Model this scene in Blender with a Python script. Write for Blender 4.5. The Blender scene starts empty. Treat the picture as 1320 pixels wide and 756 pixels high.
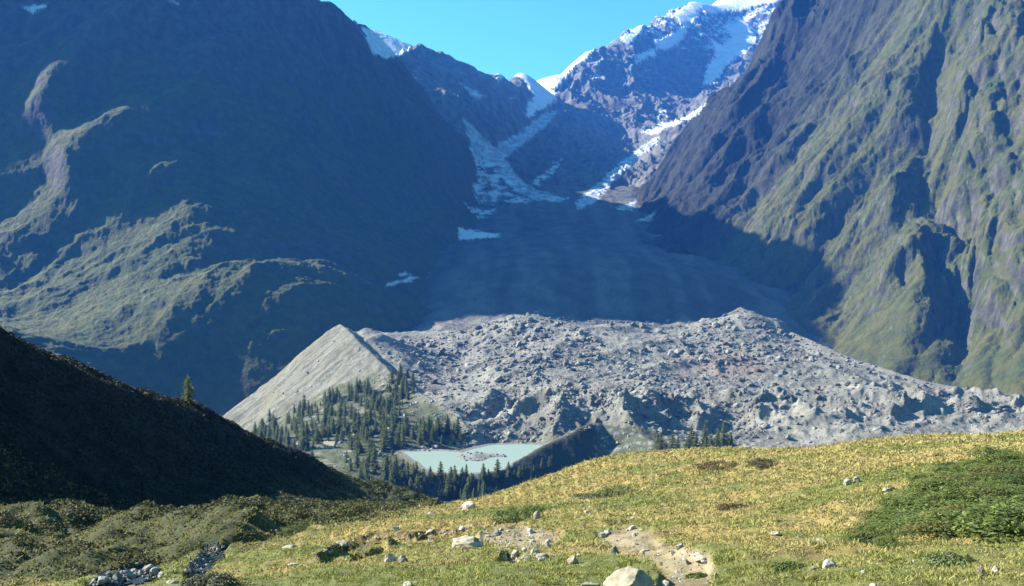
import bpy, math, random, time
import numpy as np

T0 = time.time()
random.seed(7)
RNG = np.random.default_rng(7)
SC = bpy.context.scene
COL = SC.collection

# ------------------------------------------------------------------ camera maths
F, YH, CX, CY = 1240.0, 280.0, 660.0, 378.0
PITCH = math.atan((CY - YH) / F)
SP, CP = math.sin(PITCH), math.cos(PITCH)


def P(px, py, D):
    """world point seen at pixel (px, py) of the 1320 x 756 photograph at distance D along +Y"""
    u, v = (px - CX) / F, (CY - py) / F
    dy, dz = CP + SP * v, -SP + CP * v
    return (u / dy * D, D, dz / dy * D)


def proj(x, y, z):
    f = y * CP - z * SP
    u = y * SP + z * CP
    f = np.maximum(f, 1e-3)
    return CX + F * x / f, CY - F * u / f


# ------------------------------------------------------------------ noise
_ang = np.random.default_rng(3).random(256).astype(np.float32) * 2 * np.pi
_GX, _GY = np.cos(_ang), np.sin(_ang)


def _hash(ix, iy, seed):
    h = (ix * np.int64(374761393) + iy * np.int64(668265263) + np.int64(seed * 974634777)) & 0xFFFFFFFF
    h = ((h ^ (h >> 13)) * np.int64(1274126177)) & 0xFFFFFFFF
    return ((h ^ (h >> 16)) & 255).astype(np.int16)


def perlin(x, y, seed=0):
    fx, fy = np.floor(x), np.floor(y)
    ix, iy = fx.astype(np.int64), fy.astype(np.int64)
    x, y = (x - fx).astype(np.float32), (y - fy).astype(np.float32)
    sx, sy = x * x * x * (x * (x * 6 - 15) + 10), y * y * y * (y * (y * 6 - 15) + 10)

    def g(i, j):
        h = _hash(ix + i, iy + j, seed)
        return _GX[h] * (x - i) + _GY[h] * (y - j)
    a, b = g(0, 0), g(1, 0)
    c, d = g(0, 1), g(1, 1)
    a = a + sx * (b - a)
    c = c + sx * (d - c)
    return (a + sy * (c - a)) * 1.5


def fbm(x, y, octv=4, gain=0.5, lac=2.03, seed=0):
    r, a, t = 0.0, 1.0, 0.0
    for i in range(octv):
        r = r + a * perlin(x, y, seed + i * 7)
        t += a
        a *= gain
        x, y = x * lac + 13.7, y * lac - 7.1
    return r / t


def ridged(x, y, octv=5, gain=0.5, lac=2.03, seed=0):
    r, a, t, w = 0.0, 1.0, 0.0, 1.0
    for i in range(octv):
        n = 1 - np.abs(perlin(x, y, seed + i * 11)) * 1.6
        n = np.clip(n, 0, 1) ** 2
        r = r + a * n * w
        w = np.clip(n * 1.6, 0.15, 1)
        t += a
        a *= gain
        x, y = x * lac + 5.3, y * lac + 9.9
    return r / t


def billow(x, y, octv=4, gain=0.5, lac=2.03, seed=0):
    r, a, t = 0.0, 1.0, 0.0
    for i in range(octv):
        r = r + a * np.abs(perlin(x, y, seed + i * 13)) * 1.7
        t += a
        a *= gain
        x, y = x * lac + 3.3, y * lac - 4.9
    return r / t


def sstep(a, b, x):
    t = np.clip((x - a) / (b - a), 0, 1)
    return t * t * (3 - 2 * t)


def sd_poly(px, py, poly):
    """signed distance to a polygon, negative inside"""
    px, py = np.asarray(px, float), np.asarray(py, float)
    d = np.full(px.shape, 1e18)
    ins = np.zeros(px.shape, bool)
    n = len(poly)
    for i in range(n):
        ax, ay = poly[i]
        bx, by = poly[(i + 1) % n]
        ex, ey = bx - ax, by - ay
        wx, wy = px - ax, py - ay
        t = np.clip((wx * ex + wy * ey) / (ex * ex + ey * ey + 1e-12), 0, 1)
        d = np.minimum(d, (wx - ex * t) ** 2 + (wy - ey * t) ** 2)
        c = (ay <= py) != (by <= py)
        if ey != 0:
            ins ^= c & (px < ax + ex * (py - ay) / ey)
    d = np.sqrt(d)
    return np.where(ins, -d, d)


def sd_line(px, py, pts):
    """distance to a polyline, parameter along it (segment index + t), side (+ right of travel)"""
    d = np.full(np.shape(px), 1e18)
    par = np.zeros(np.shape(px))
    side = np.ones(np.shape(px))
    for i in range(len(pts) - 1):
        ax, ay = pts[i][:2]
        bx, by = pts[i + 1][:2]
        ex, ey = bx - ax, by - ay
        wx, wy = px - ax, py - ay
        t = np.clip((wx * ex + wy * ey) / (ex * ex + ey * ey), 0, 1)
        q = (wx - ex * t) ** 2 + (wy - ey * t) ** 2
        m = q < d
        d = np.where(m, q, d)
        par = np.where(m, i + t, par)
        side = np.where(m, np.sign(wx * ey - wy * ex + 1e-9), side)
    return np.sqrt(d), par, side


class TPS:
    def __init__(self, pts, scale, smooth=0.0, lin=False):
        p = np.array(pts, float)
        self.s = scale
        self.lin = lin
        xy = p[:, :2] / scale
        n = len(p)
        K = self.phi(np.hypot(xy[:, None, 0] - xy[None, :, 0], xy[:, None, 1] - xy[None, :, 1]))
        K += np.eye(n) * smooth * (1 if not lin else -1)
        A = np.zeros((n + 3, n + 3))
        A[:n, :n] = K
        A[:n, n] = A[n, :n] = 1
        A[:n, n + 1:] = xy
        A[n + 1:, :n] = xy.T
        b = np.zeros(n + 3)
        b[:n] = p[:, 2]
        self.w = np.linalg.solve(A, b).astype(np.float32)
        self.xy = xy.astype(np.float32)

    def phi(self, r):
        if self.lin:
            return r
        return np.where(r > 1e-9, r * r * np.log(np.maximum(r, 1e-9)), 0)

    def __call__(self, x, y):
        sh = np.shape(x)
        x = (np.ravel(x) / self.s).astype(np.float32)
        y = (np.ravel(y) / self.s).astype(np.float32)
        z = self.w[-3] + self.w[-2] * x + self.w[-1] * y
        for i, (a, b) in enumerate(self.xy):
            q = (x - a) ** 2 + (y - b) ** 2
            if self.lin:
                z += self.w[i] * np.sqrt(q)
            else:
                z += self.w[i] * 0.5 * q * np.log(np.maximum(q, 1e-12))
        return z.reshape(sh).astype(np.float64)


# ------------------------------------------------------------------ mesh helpers
def mesh_np(name, V, faces, smooth=True, col=None, mat=None, attr='albedo'):
    """faces: int array (n, 3 or 4)"""
    me = bpy.data.meshes.new(name)
    V = np.ascontiguousarray(V, dtype=np.float32)
    faces = np.ascontiguousarray(faces, dtype=np.int32)
    n, k = faces.shape
    me.vertices.add(len(V))
    me.vertices.foreach_set('co', V.ravel())
    me.loops.add(n * k)
    me.loops.foreach_set('vertex_index', faces.ravel())
    me.polygons.add(n)
    me.polygons.foreach_set('loop_start', np.arange(0, n * k, k, dtype=np.int32))
    me.polygons.foreach_set('use_smooth', np.full(n, smooth, dtype=bool))
    me.update(calc_edges=True)
    if col is not None:
        a = me.attributes.new(attr, 'FLOAT_COLOR', 'POINT')
        c = np.ones((len(V), 4), np.float32)
        c[:, :3] = np.asarray(col) * 0.76
        a.data.foreach_set('color', c.ravel())
    if mat:
        me.materials.append(mat)
    return me


def link(name, me, parent=None, loc=None):
    o = bpy.data.objects.new(name, me)
    COL.objects.link(o)
    if parent is not None:
        o.parent = parent
    if loc is not None:
        o.location = loc
    return o


def tag(o, label=None, cat=None, group=None, kind=None):
    for k, v in (('label', label), ('category', cat), ('group', group), ('kind', kind)):
        if v:
            o[k] = v
    return o


def theta_grid(lo, hi, nf, flo=-31.0, fhi=31.0, nc=70):
    a = np.linspace(max(flo, lo), min(fhi, hi), nf)
    parts = [a]
    if lo < flo:
        t = np.linspace(0, 1, nc)[:-1]
        parts.insert(0, lo + (flo - lo) * (1 - (1 - t) ** 1.8))
    if hi > fhi:
        t = np.linspace(0, 1, nc)[1:]
        parts.append(fhi + (hi - fhi) * t ** 1.8)
    return np.radians(np.concatenate(parts))


def blur(a, k):
    for ax in (0, 1):
        p = np.concatenate([np.repeat(np.take(a, [0], ax), k, ax), a, np.repeat(np.take(a, [-1], ax), k + 1, ax)], ax)
        c = np.cumsum(p, ax)
        n = a.shape[ax]
        a = (np.take(c, np.arange(2 * k, 2 * k + n), ax) - np.take(c, np.arange(0, n), ax)) / (2 * k)
    return a


class Field:
    """a height field sampled on rings round the origin"""
    def __init__(self, th, r0, r1, nr, Hfun):
        self.th = th
        self.t = np.linspace(0, 1, nr)
        self.r0, self.r1, self.nr = r0, r1, nr
        r = r0 * (r1 / r0) ** self.t
        R, TH = np.meshgrid(r, th, indexing='ij')
        self.X, self.Y = R * np.sin(TH), R * np.cos(TH)
        self.Z = Hfun(self.X, self.Y)

    def sample(self, x, y):
        x, y = np.asarray(x, float), np.asarray(y, float)
        r = np.hypot(x, y)
        th = np.arctan2(x, y)
        a = np.log(np.maximum(r, 1e-6) / self.r0) / math.log(self.r1 / self.r0) * (self.nr - 1)
        b = np.interp(th, self.th, np.arange(len(self.th)))
        a = np.clip(a, 0, self.nr - 1.001)
        b = np.clip(b, 0, len(self.th) - 1.001)
        i, j = a.astype(int), b.astype(int)
        fa, fb = a - i, b - j
        Z = self.Z
        return (Z[i, j] * (1 - fa) * (1 - fb) + Z[i + 1, j] * fa * (1 - fb)
                + Z[i, j + 1] * (1 - fa) * fb + Z[i + 1, j + 1] * fa * fb)

    def hit(self, px, py, y0=None, y1=None, n=700):
        """first crossing of the view ray through photo pixel with the field -> xyz arrays (nan if none)"""
        px, py = np.atleast_1d(np.asarray(px, float)), np.atleast_1d(np.asarray(py, float))
        y0 = y0 or self.r0 * 1.02
        y1 = y1 or self.r1 * 0.85
        D = y0 * (y1 / y0) ** np.linspace(0, 1, n)
        u, v = (px - CX) / F, (CY - py) / F
        dy, dz = CP + SP * v, -SP + CP * v
        kx, kz = u / dy, dz / dy
        X, Z = kx[:, None] * D, kz[:, None] * D
        Yg = np.broadcast_to(D, X.shape)
        below = Z < self.sample(X, Yg)
        k = below.argmax(1)
        ok = below.any(1) & (k > 0)
        k = np.maximum(k, 1)
        idx = np.arange(len(px))
        da, db = D[k - 1], D[k]
        for _ in range(16):
            m = (da + db) / 2
            bl = kz * m < self.sample(kx * m, m)
            db = np.where(bl, m, db)
            da = np.where(bl, da, m)
        m = (da + db) / 2
        out = np.stack([kx * m, m, self.sample(kx * m, m)], 1)
        out[~ok] = np.nan
        return out

    def normals_slope(self):
        """gradient magnitude of the surface by finite differences in the grid, and the gradient's x part"""
        dXr, dYr, dZr = np.gradient(self.X, axis=0), np.gradient(self.Y, axis=0), np.gradient(self.Z, axis=0)
        dXt, dYt, dZt = np.gradient(self.X, axis=1), np.gradient(self.Y, axis=1), np.gradient(self.Z, axis=1)
        det = dXr * dYt - dXt * dYr
        gx = (dZr * dYt - dZt * dYr) / det
        gy = (dXr * dZt - dXt * dZr) / det
        return gx, gy

    def build(self, name, col, mat, keep=None):
        nr, nt = self.X.shape
        V = np.stack([self.X, self.Y, self.Z], -1).reshape(-1, 3)
        i = np.arange(nr * nt).reshape(nr, nt)
        q = np.stack([i[:-1, :-1], i[:-1, 1:], i[1:, 1:], i[1:, :-1]], -1)[..., ::-1]
        if keep is not None:
            kq = keep[:-1, :-1] | keep[:-1, 1:] | keep[1:, 1:] | keep[1:, :-1]
            q = q[kq]
        q = q.reshape(-1, 4)
        c = np.stack(np.broadcast_arrays(*col), -1).reshape(-1, 3) if isinstance(col, (list, tuple)) else col.reshape(-1, 3)
        if keep is not None:
            used = np.zeros(len(V), bool)
            used[q.ravel()] = True
            remap = np.cumsum(used) - 1
            q, V, c = remap[q], V[used], c[used]
        return link(name, mesh_np(name, V, q, True, c, mat))


def mixc(a, b, m):
    """colour mix of (...,3) or 3-tuples by mask"""
    a, b = np.asarray(a, float), np.asarray(b, float)
    m = np.asarray(m)[..., None]
    return a * (1 - m) + b * m


# ------------------------------------------------------------------ materials
def new_mat(name):
    m = bpy.data.materials.new(name)
    m.use_nodes = True
    nt = m.node_tree
    return m, nt, nt.nodes['Principled BSDF']


def N(nt, typ, **kw):
    n = nt.nodes.new(typ)
    for k, v in kw.items():
        if k in n.inputs:
            n.inputs[k].default_value = v
        else:
            setattr(n, k, v)
    return n


def attr_mat(name, scale, bump, rough=0.9, lo=0.7, hi=1.3, bump_scale=None, dist=1.0, attr='albedo', translucent=0.0, detail=8):
    """base colour from the surface's own colour attribute, broken up by object-space noise, with bump"""
    m, nt, b = new_mat(name)
    at = N(nt, 'ShaderNodeAttribute', attribute_name=attr)
    tc = N(nt, 'ShaderNodeTexCoord')
    nz = N(nt, 'ShaderNodeTexNoise', Scale=scale, Detail=detail, Roughness=0.62)
    nt.links.new(tc.outputs['Object'], nz.inputs['Vector'])
    mr = N(nt, 'ShaderNodeMapRange')
    mr.inputs['From Min'].default_value = 0.3
    mr.inputs['From Max'].default_value = 0.7
    mr.inputs['To Min'].default_value = lo
    mr.inputs['To Max'].default_value = hi
    nt.links.new(nz.outputs['Fac'], mr.inputs['Value'])
    mx = N(nt, 'ShaderNodeVectorMath', operation='MULTIPLY')
    nt.links.new(at.outputs['Color'], mx.inputs[0])
    nt.links.new(mr.outputs['Result'], mx.inputs[1])
    nt.links.new(mx.outputs[0], b.inputs['Base Color'])
    b.inputs['Roughness'].default_value = rough
    b.inputs['Specular IOR Level'].default_value = 0.25
    if bump > 0:
        nb = N(nt, 'ShaderNodeTexNoise', Scale=bump_scale or scale * 1.7, Detail=9.0, Roughness=0.68)
        nt.links.new(tc.outputs['Object'], nb.inputs['Vector'])
        bp = N(nt, 'ShaderNodeBump', Strength=bump, Distance=dist)
        nt.links.new(nb.outputs['Fac'], bp.inputs['Height'])
        nt.links.new(bp.outputs['Normal'], b.inputs['Normal'])
    if translucent > 0:
        out = nt.nodes['Material Output']
        tr = N(nt, 'ShaderNodeBsdfTranslucent')
        nt.links.new(mx.outputs[0], tr.inputs['Color'])
        ms = N(nt, 'ShaderNodeMixShader')
        ms.inputs[0].default_value = translucent
        nt.links.new(b.outputs[0], ms.inputs[1])
        nt.links.new(tr.outputs[0], ms.inputs[2])
        nt.links.new(ms.outputs[0], out.inputs['Surface'])
    return m


M_MOUNT = attr_mat('mountain_rock_and_turf', 0.05, 0.9, 0.95, 0.72, 1.28, 0.09, 7.0)
M_FAR = attr_mat('high_rock_snow_and_ice', 0.02, 0.9, 0.9, 0.8, 1.2, 0.05, 12.0)
M_DEBRIS = attr_mat('grey_glacier_debris', 0.35, 0.8, 0.95, 0.72, 1.28, 0.3, 1.6)
M_GROUND = attr_mat('alpine_turf_and_soil', 6.0, 0.6, 0.95, 0.7, 1.3, 14.0, 0.04)

# ------------------------------------------------------------------ snow and ice (real surface cover, by place)
SNOW = [
    # (polygon in photo pixels, kind)   kind 0 snow, 1 ice / dirty snow
    ([(466, 36), (500, 38), (532, 56), (529, 66), (500, 76), (482, 70)], 0),
    ([(640, 94), (650, 90), (670, 93), (714, 104), (716, 130), (700, 141), (680, 152), (676, 146), (688, 122), (676, 102), (656, 96), (640, 106)], 0),
    ([(694, 100), (770, 55), (762, 72), (742, 84), (720, 113), (700, 112)], 0),
    ([(800, 50), (832, 26), (826, 44), (808, 58)], 0),
    ([(818, 72), (848, 60), (842, 72), (822, 82)], 0),
    ([(842, 52), (872, 40), (890, 30), (880, 52), (858, 66), (845, 62)], 0),
    ([(868, 18), (890, 2), (912, -10), (900, 22), (880, 34)], 0),
    ([(896, 6), (960, -16), (1010, -20), (1010, 0), (960, 12), (915, 18)], 0),
    ([(935, 30), (962, 24), (976, 50), (968, 62), (938, 82), (924, 104), (906, 110), (912, 84), (924, 70), (912, 48), (930, 58), (942, 48)], 0),
    ([(720, 143), (706, 162), (672, 188), (652, 204), (664, 224), (694, 248), (734, 256), (726, 260), (690, 258), (655, 240), (640, 212), (622, 216), (608, 200), (597, 152), (612, 166), (636, 190), (662, 176), (700, 148)], 1),
    ([(612, 205), (640, 212), (652, 226), (664, 238), (640, 246), (618, 236)], 2),
    ([(606, 236), (650, 246), (690, 260), (660, 262), (618, 262)], 2),
    ([(610, 268), (640, 272), (618, 284), (598, 262)], 2),
    ([(590, 294), (610, 298), (648, 304), (620, 308), (592, 310)], 0),
    ([(496, 372), (520, 350), (530, 356), (555, 352), (530, 362), (508, 370)], 2),
    ([(846, 178), (834, 196), (800, 226), (764, 264), (744, 270), (740, 262), (770, 238), (800, 210), (836, 182)], 1),
    ([(824, 172), (850, 160), (880, 154), (910, 134), (900, 148), (872, 160), (848, 172)], 0),
    ([(840, 184), (848, 176), (850, 182), (842, 188)], 0),
    ([(794, 268), (820, 258), (818, 270), (806, 272)], 1),
    ([(820, 286), (846, 272), (838, 284)], 1),
    ([(686, 236), (724, 204), (712, 226), (694, 240)], 2),
    ([(592, 105), (610, 115), (628, 124), (618, 126), (600, 116)], 2),
    ([(28, 8), (62, 6), (56, 14), (40, 18)], 2),
    ([(212, -2), (232, 4), (228, 8)], 2),
    ([(752, 80), (778, 76), (770, 84)], 2),
    ([(762, 98), (778, 100), (764, 106)], 2),
    ([(850, 140), (864, 142), (862, 154), (846, 156)], 2),
]


def snow_mask(x, y, z, scale):
    px, py = proj(x, y, z)
    w1 = fbm(x / scale, y / scale, 4, 0.6, seed=51)
    w2 = fbm(x / scale + 40, y / scale + 11, 4, 0.6, seed=52)
    w3 = fbm(x / (scale * .22), z / (scale * .22), 3, 0.6, seed=53)
    wx, wy = px + 6 * w1 + 4 * w3, py + 5 * w2 + 3 * w3
    m0 = np.zeros(x.shape)
    m1 = np.zeros(x.shape)
    for poly, kind in SNOW:
        a = np.array(poly)
        lo, hi = a.min(0) - 12, a.max(0) + 12
        sel = (wx > lo[0]) & (wx < hi[0]) & (wy > lo[1]) & (wy < hi[1])
        if not sel.any():
            continue
        d = sd_poly(wx[sel], wy[sel], poly)
        v = sstep(1.5, -1.5, d)
        if kind == 2:
            st = perlin(x[sel] / (scale * .6), z[sel] / (scale * .18), 77) + .6 * w3[sel]
            v = v * sstep(-0.35, 0.25, st) * .9
        if kind == 1:
            v = v * (0.45 + 0.55 * sstep(-.45, .1, w3[sel] + .5 * w1[sel]))
        t = m1 if kind == 1 else m0
        t[sel] = np.maximum(t[sel], v)
    return m0, m1


def put_snow(c, x, y, z, scale, gx=None):
    m0, m1 = snow_mask(x, y, z, scale)
    stripe = 0.5 + 0.5 * perlin(x / (scale * .5), z / (scale * .12), 78)
    ice = mixc((0.40, 0.45, 0.50), (0.72, 0.77, 0.82), sstep(0.3, 0.75, stripe))
    c = mixc(c, ice, m1)
    return mixc(c, (0.83, 0.85, 0.88), m0), m0


# ------------------------------------------------------------------ LEFT MOUNTAIN
LM = [P(*p) for p in [
    (-250, 440, 1350), (-120, 430, 1470), (0, 440, 1580), (100, 475, 1630), (200, 505, 1680), (300, 530, 1680), (380, 520, 1720), (440, 478, 1800),
    (500, 405, 2050), (560, 335, 2550), (596, 308, 2950), (614, 262, 3500), (608, 215, 4000), (570, 140, 4300),
    (60, 400, 1910), (200, 400, 1840), (320, 440, 1790), (400, 400, 1880), (450, 350, 2130),
    (0, 310, 2190), (120, 315, 2170), (230, 330, 2050), (320, 330, 2080), (400, 300, 2270), (480, 280, 2620), (540, 240, 3000), (585, 210, 3450),
    (60, 230, 2320), (160, 215, 2345), (235, 215, 2370), (330, 200, 2480), (420, 180, 2760), (500, 170, 3100), (555, 150, 3550),
    (20, 120, 2490), (150, 100, 2580), (275, 135, 2560), (340, 80, 2760), (440, 100, 3080), (500, 110, 3500),
    (0, 20, 2650), (120, 10, 2730), (290, 20, 2830), (400, 20, 3150), (428, 0, 3150), (470, 42, 3650), (455, 30, 3400),
    (395, -24, 3120), (360, -48, 3060), (250, -62, 2960), (100, -80, 2900), (-100, -70, 2850), (-250, 60, 2650), (-500, 200, 2500), (-600, 330, 1900), (-900, 300, 2300),
]]
for (px, py, D), dr in [((428, 0, 3150), 260), ((470, 42, 3650), 260), ((360, -48, 3060), 330), ((250, -62, 2960), 330), ((100, -80, 2900), 300), ((-100, -70, 2850), 300)]:
    x, y, z = P(px, py, D)
    LM.append((x - 380, y + 420, z - dr))
tps_l = TPS(LM, 1000.0, 0.0008)
RIBS = [([P(*p) for p in [(60, 240, 2290), (110, 212, 2350), (170, 180, 2430), (215, 165, 2480), (262, 140, 2540), (282, 95, 2640), (286, 60, 2720)]], 60, 55),
        ([P(*p) for p in [(40, 190, 2380), (75, 125, 2500), (110, 80, 2590), (160, 25, 2700), (240, 14, 2790)]], 55, 60),
        ([P(*p) for p in [(-40, 330, 2100), (20, 300, 2170), (120, 250, 2270), (225, 210, 2360), (250, 195, 2420)]], 45, 60)]


def H_left(x, y):
    z = tps_l(x, y)
    wx = x + 60 * fbm(x / 300, y / 300, 2, seed=1)
    wy = y + 60 * fbm(x / 300 + 9, y / 300, 2, seed=2)
    # gullies run down the fall line, spurs lean to the lower left
    s, t = wx * 0.66 - wy * 0.75, wx * 0.75 + wy * 0.66
    big = 0.9 * fbm(s / 420, t / 1100 + 0.3, 4, 0.42, seed=21)
    mid = ridged(s / 150, t / 300, 5, 0.5, seed=31) - 0.45
    amp = sstep(-310, -120, z) * 0.5 + 0.5
    for rib, hh, ww in RIBS:
        d, par, side = sd_line(x, y, rib)
        z = z + hh * np.exp(-(d / (1.25 * ww)) ** 2) * sstep(-.0, .5, par) * sstep(len(rib) - 1.0, len(rib) - 1.5, par)
    z = z + amp * (95 * big + 17 * mid + 8 * fbm(x / 40, y / 40, 5, 0.58, seed=41))
    # ledges dipping to the left
    q = (z + 0.35 * x + 0.1 * y) / 34 + 1.2 * fbm(x / 210, y / 210, 3, seed=43)
    z = z + amp * 2 * (np.abs((q % 1) - 0.5) * 2 - 0.5)
    return z


# ------------------------------------------------------------------ RIGHT MOUNTAIN
RM = [P(*p) for p in [
    (1003, 12, 3750), (985, 45, 3750), (965, 75, 3750), (937, 108, 3750), (902, 148, 3750), (880, 185, 3750), (850, 215, 3750), (836, 250, 3650), (838, 285, 3350),
    (885, 270, 3050), (870, 330, 2850), (905, 370, 2600), (960, 345, 2700), (960, 410, 2350), (1040, 430, 2250), (1100, 462, 2080), (1200, 500, 1880), (1320, 520, 1720), (1450, 540, 1600),
    (925, 220, 3100), (985, 230, 2920), (1000, 300, 2700), (1060, 360, 2420), (1130, 400, 2200), (1200, 420, 2050), (1320, 440, 1880),
    (990, 140, 3330), (1060, 200, 2830), (1100, 290, 2500), (1190, 330, 2230), (1310, 340, 2030),
    (1030, 60, 3550), (1060, 100, 3200), (1130, 130, 2830), (1200, 210, 2500), (1310, 220, 2250),
    (1060, 0, 3650), (1122, 0, 3250), (1140, 50, 3050), (1220, 90, 2760), (1310, 100, 2500),
    (1200, -20, 3020), (1320, -20, 2750), (1180, -110, 3350), (1320, -170, 3080), (1500, -150, 2700), (1500, 100, 2200), (1500, 350, 1780), (1110, -60, 3650), (1700, 100, 1900),
]]
for (px, py, D), dr in [((1003, 12, 3750), 200), ((937, 108, 3750), 200), ((880, 185, 3750), 150), ((1060, 0, 3650), 200), ((1180, -110, 3350), 300), ((1320, -170, 3080), 300)]:
    x, y, z = P(px, py, D)
    RM.append((x + 330, y + 430, z - dr))
tps_r = TPS(RM, 1000.0, 0.0008)


def H_right(x, y):
    z = tps_r(x, y)
    wx = x + 50 * fbm(x / 260, y / 260, 2, seed=61)
    wy = y + 50 * fbm(x / 260 + 9, y / 260, 2, seed=62)
    # the spurs run down towards the lower left of the picture
    s, t = wx * 0.35 - wy * 0.94, wx * 0.94 + wy * 0.35
    big = billow(s / 400 + 0.2, t / 900, 4, 0.5, seed=71) - 0.45
    mid = ridged(s / 130, t / 330, 5, 0.55, seed=81) - 0.45
    px, py = proj(x, y, z)
    u_, v_ = wx * 0.90 - wy * 0.43, wx * 0.43 + wy * 0.90
    gul = billow(u_ / 330 + .1, v_ / 800, 4, 0.5, seed=87) - 0.45
    k = sstep(1080, 1230, px + 0.25 * (py - 300))
    big = big * (1 - 0.8 * k) + 1.35 * gul * k
    amp = sstep(-330, -150, z) * 0.7 + 0.3
    z = z + amp * (165 * big + 36 * mid + 10 * fbm(x / 40, y / 40, 6, 0.62, seed=91))
    q = (z - 0.55 * x + 0.25 * y) / 38 + 1.3 * fbm(x / 190, y / 190, 3, seed=93)
    z = z + amp * 3 * (np.abs((q % 1) - 0.5) * 2 - 0.5)
    px, py = proj(x, y, z)
    sp = sstep(150, -20, py) * sstep(1130, 1000, px)          # the toothed ridge against the far snow
    z = z + amp * 5 * fbm(x / 24, (z + 0.4 * y) / 20, 4, 0.6, seed=97)
    z = z + sp * 40 * (ridged(x / 75, y / 75, 3, 0.6, seed=95) - 0.4)
    return z


# ------------------------------------------------------------------ FAR PEAKS
FP = [P(*p) for p in [
    (380, 60, 4900), (440, 40, 4920), (470, 38, 4950), (500, 46, 4930), (530, 58, 4900), (560, 76, 4780), (600, 90, 4800), (622, 99, 4950), (642, 94, 5200), (668, 95, 5700), (692, 104, 6300), (706, 106, 6400),
    (725, 95, 6350), (760, 66, 6750), (800, 47, 7200), (830, 30, 7600), (860, 18, 8000), (890, 2, 8400), (950, -18, 9000), (1005, -30, 9400), (1100, -60, 9700),
    (500, 68, 4600), (560, 105, 4480), (600, 128, 4400), (640, 150, 4750), (632, 185, 4500), (600, 168, 4240), (620, 215, 4100), (600, 250, 3650), (625, 290, 3300),
    (690, 125, 5850), (712, 143, 5300), (690, 160, 5050), (670, 185, 4700), (648, 205, 4400), (664, 228, 4050), (695, 250, 3780), (655, 262, 3620), (720, 262, 3620),
    (728, 160, 5150), (722, 192, 4850), (745, 212, 4450), (800, 180, 5150), (805, 205, 4650), (790, 232, 4150), (745, 250, 3850), (770, 150, 5500), (720, 130, 5600), (760, 110, 6100), (800, 100, 6500),
    (850, 158, 5600), (850, 100, 6800), (880, 60, 7500), (935, 30, 8200), (945, 70, 7600), (915, 105, 6900), (890, 130, 6200), (960, 0, 8700),
    (862, 165, 4950), (842, 186, 4750), (810, 218, 4350), (755, 262, 3700), (880, 200, 4400), (840, 250, 3900), (960, 150, 5200), (1050, 60, 6000),
]]
for (px, py, D) in [(470, 38, 4950), (530, 58, 4900), (600, 90, 4800), (642, 94, 5200), (692, 104, 6300), (760, 66, 6750), (830, 30, 7600), (890, 2, 8400), (1005, -30, 9400)]:
    x, y, z = P(px, py, D)
    FP.append((x - 150, y + 650, z - 380))
tps_f = TPS(FP, 1000.0, 0.0006)


def H_far(x, y):
    z = tps_f(x, y)
    wx = x + 70 * fbm(x / 400, y / 400, 2, seed=101)
    wy = y + 70 * fbm(x / 400 + 9, y / 400, 2, seed=102)
    px, py = proj(x, y, z)
    m0, m1 = snow_mask(x, y, z, 90.0)
    sn = np.clip(m0 + m1, 0, 1)
    crest = sstep(5200, 5600, y)
    big = ridged(wx / 420, wy / 700, 5, 0.55, seed=111) - 0.45
    mid = ridged(wx / 150, wy / 220, 5, 0.58, seed=121) - 0.45
    amp = sstep(-80, 120, z) * (1 - 0.88 * sn)
    edge = 1 - 0.55 * np.exp(-((py - 100) / 40.0) ** 2) * (px < 720)
    return z + amp * edge * (85 * big + 42 * mid + 10 * fbm(x / 45, y / 45, 5, 0.6, seed=131))


# ------------------------------------------------------------------ VALLEY: forest slope, moraines, lake basin, glacier
LAKE_Z = -252.0


def at_z(px, py, z):
    x, y, zz = P(px, py, 1000.0)
    k = z / zz
    return (x * k, y * k)


LAKE = [at_z(px, py, LAKE_Z) for px, py in [
    (520, 583), (545, 582), (570, 582), (596, 584), (612, 579), (630, 575), (648, 573.5), (672, 573), (706, 574), (692, 583), (676, 592), (660, 599), (645, 605),
    (620, 609), (590, 610), (560, 609), (548, 603), (540, 596), (530, 590)]]
ISLET = [at_z(px, py, LAKE_Z) for px, py in [(588, 588), (600, 584), (625, 584.5), (652, 587), (655, 589), (632, 590), (622, 595), (600, 594)]]

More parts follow.
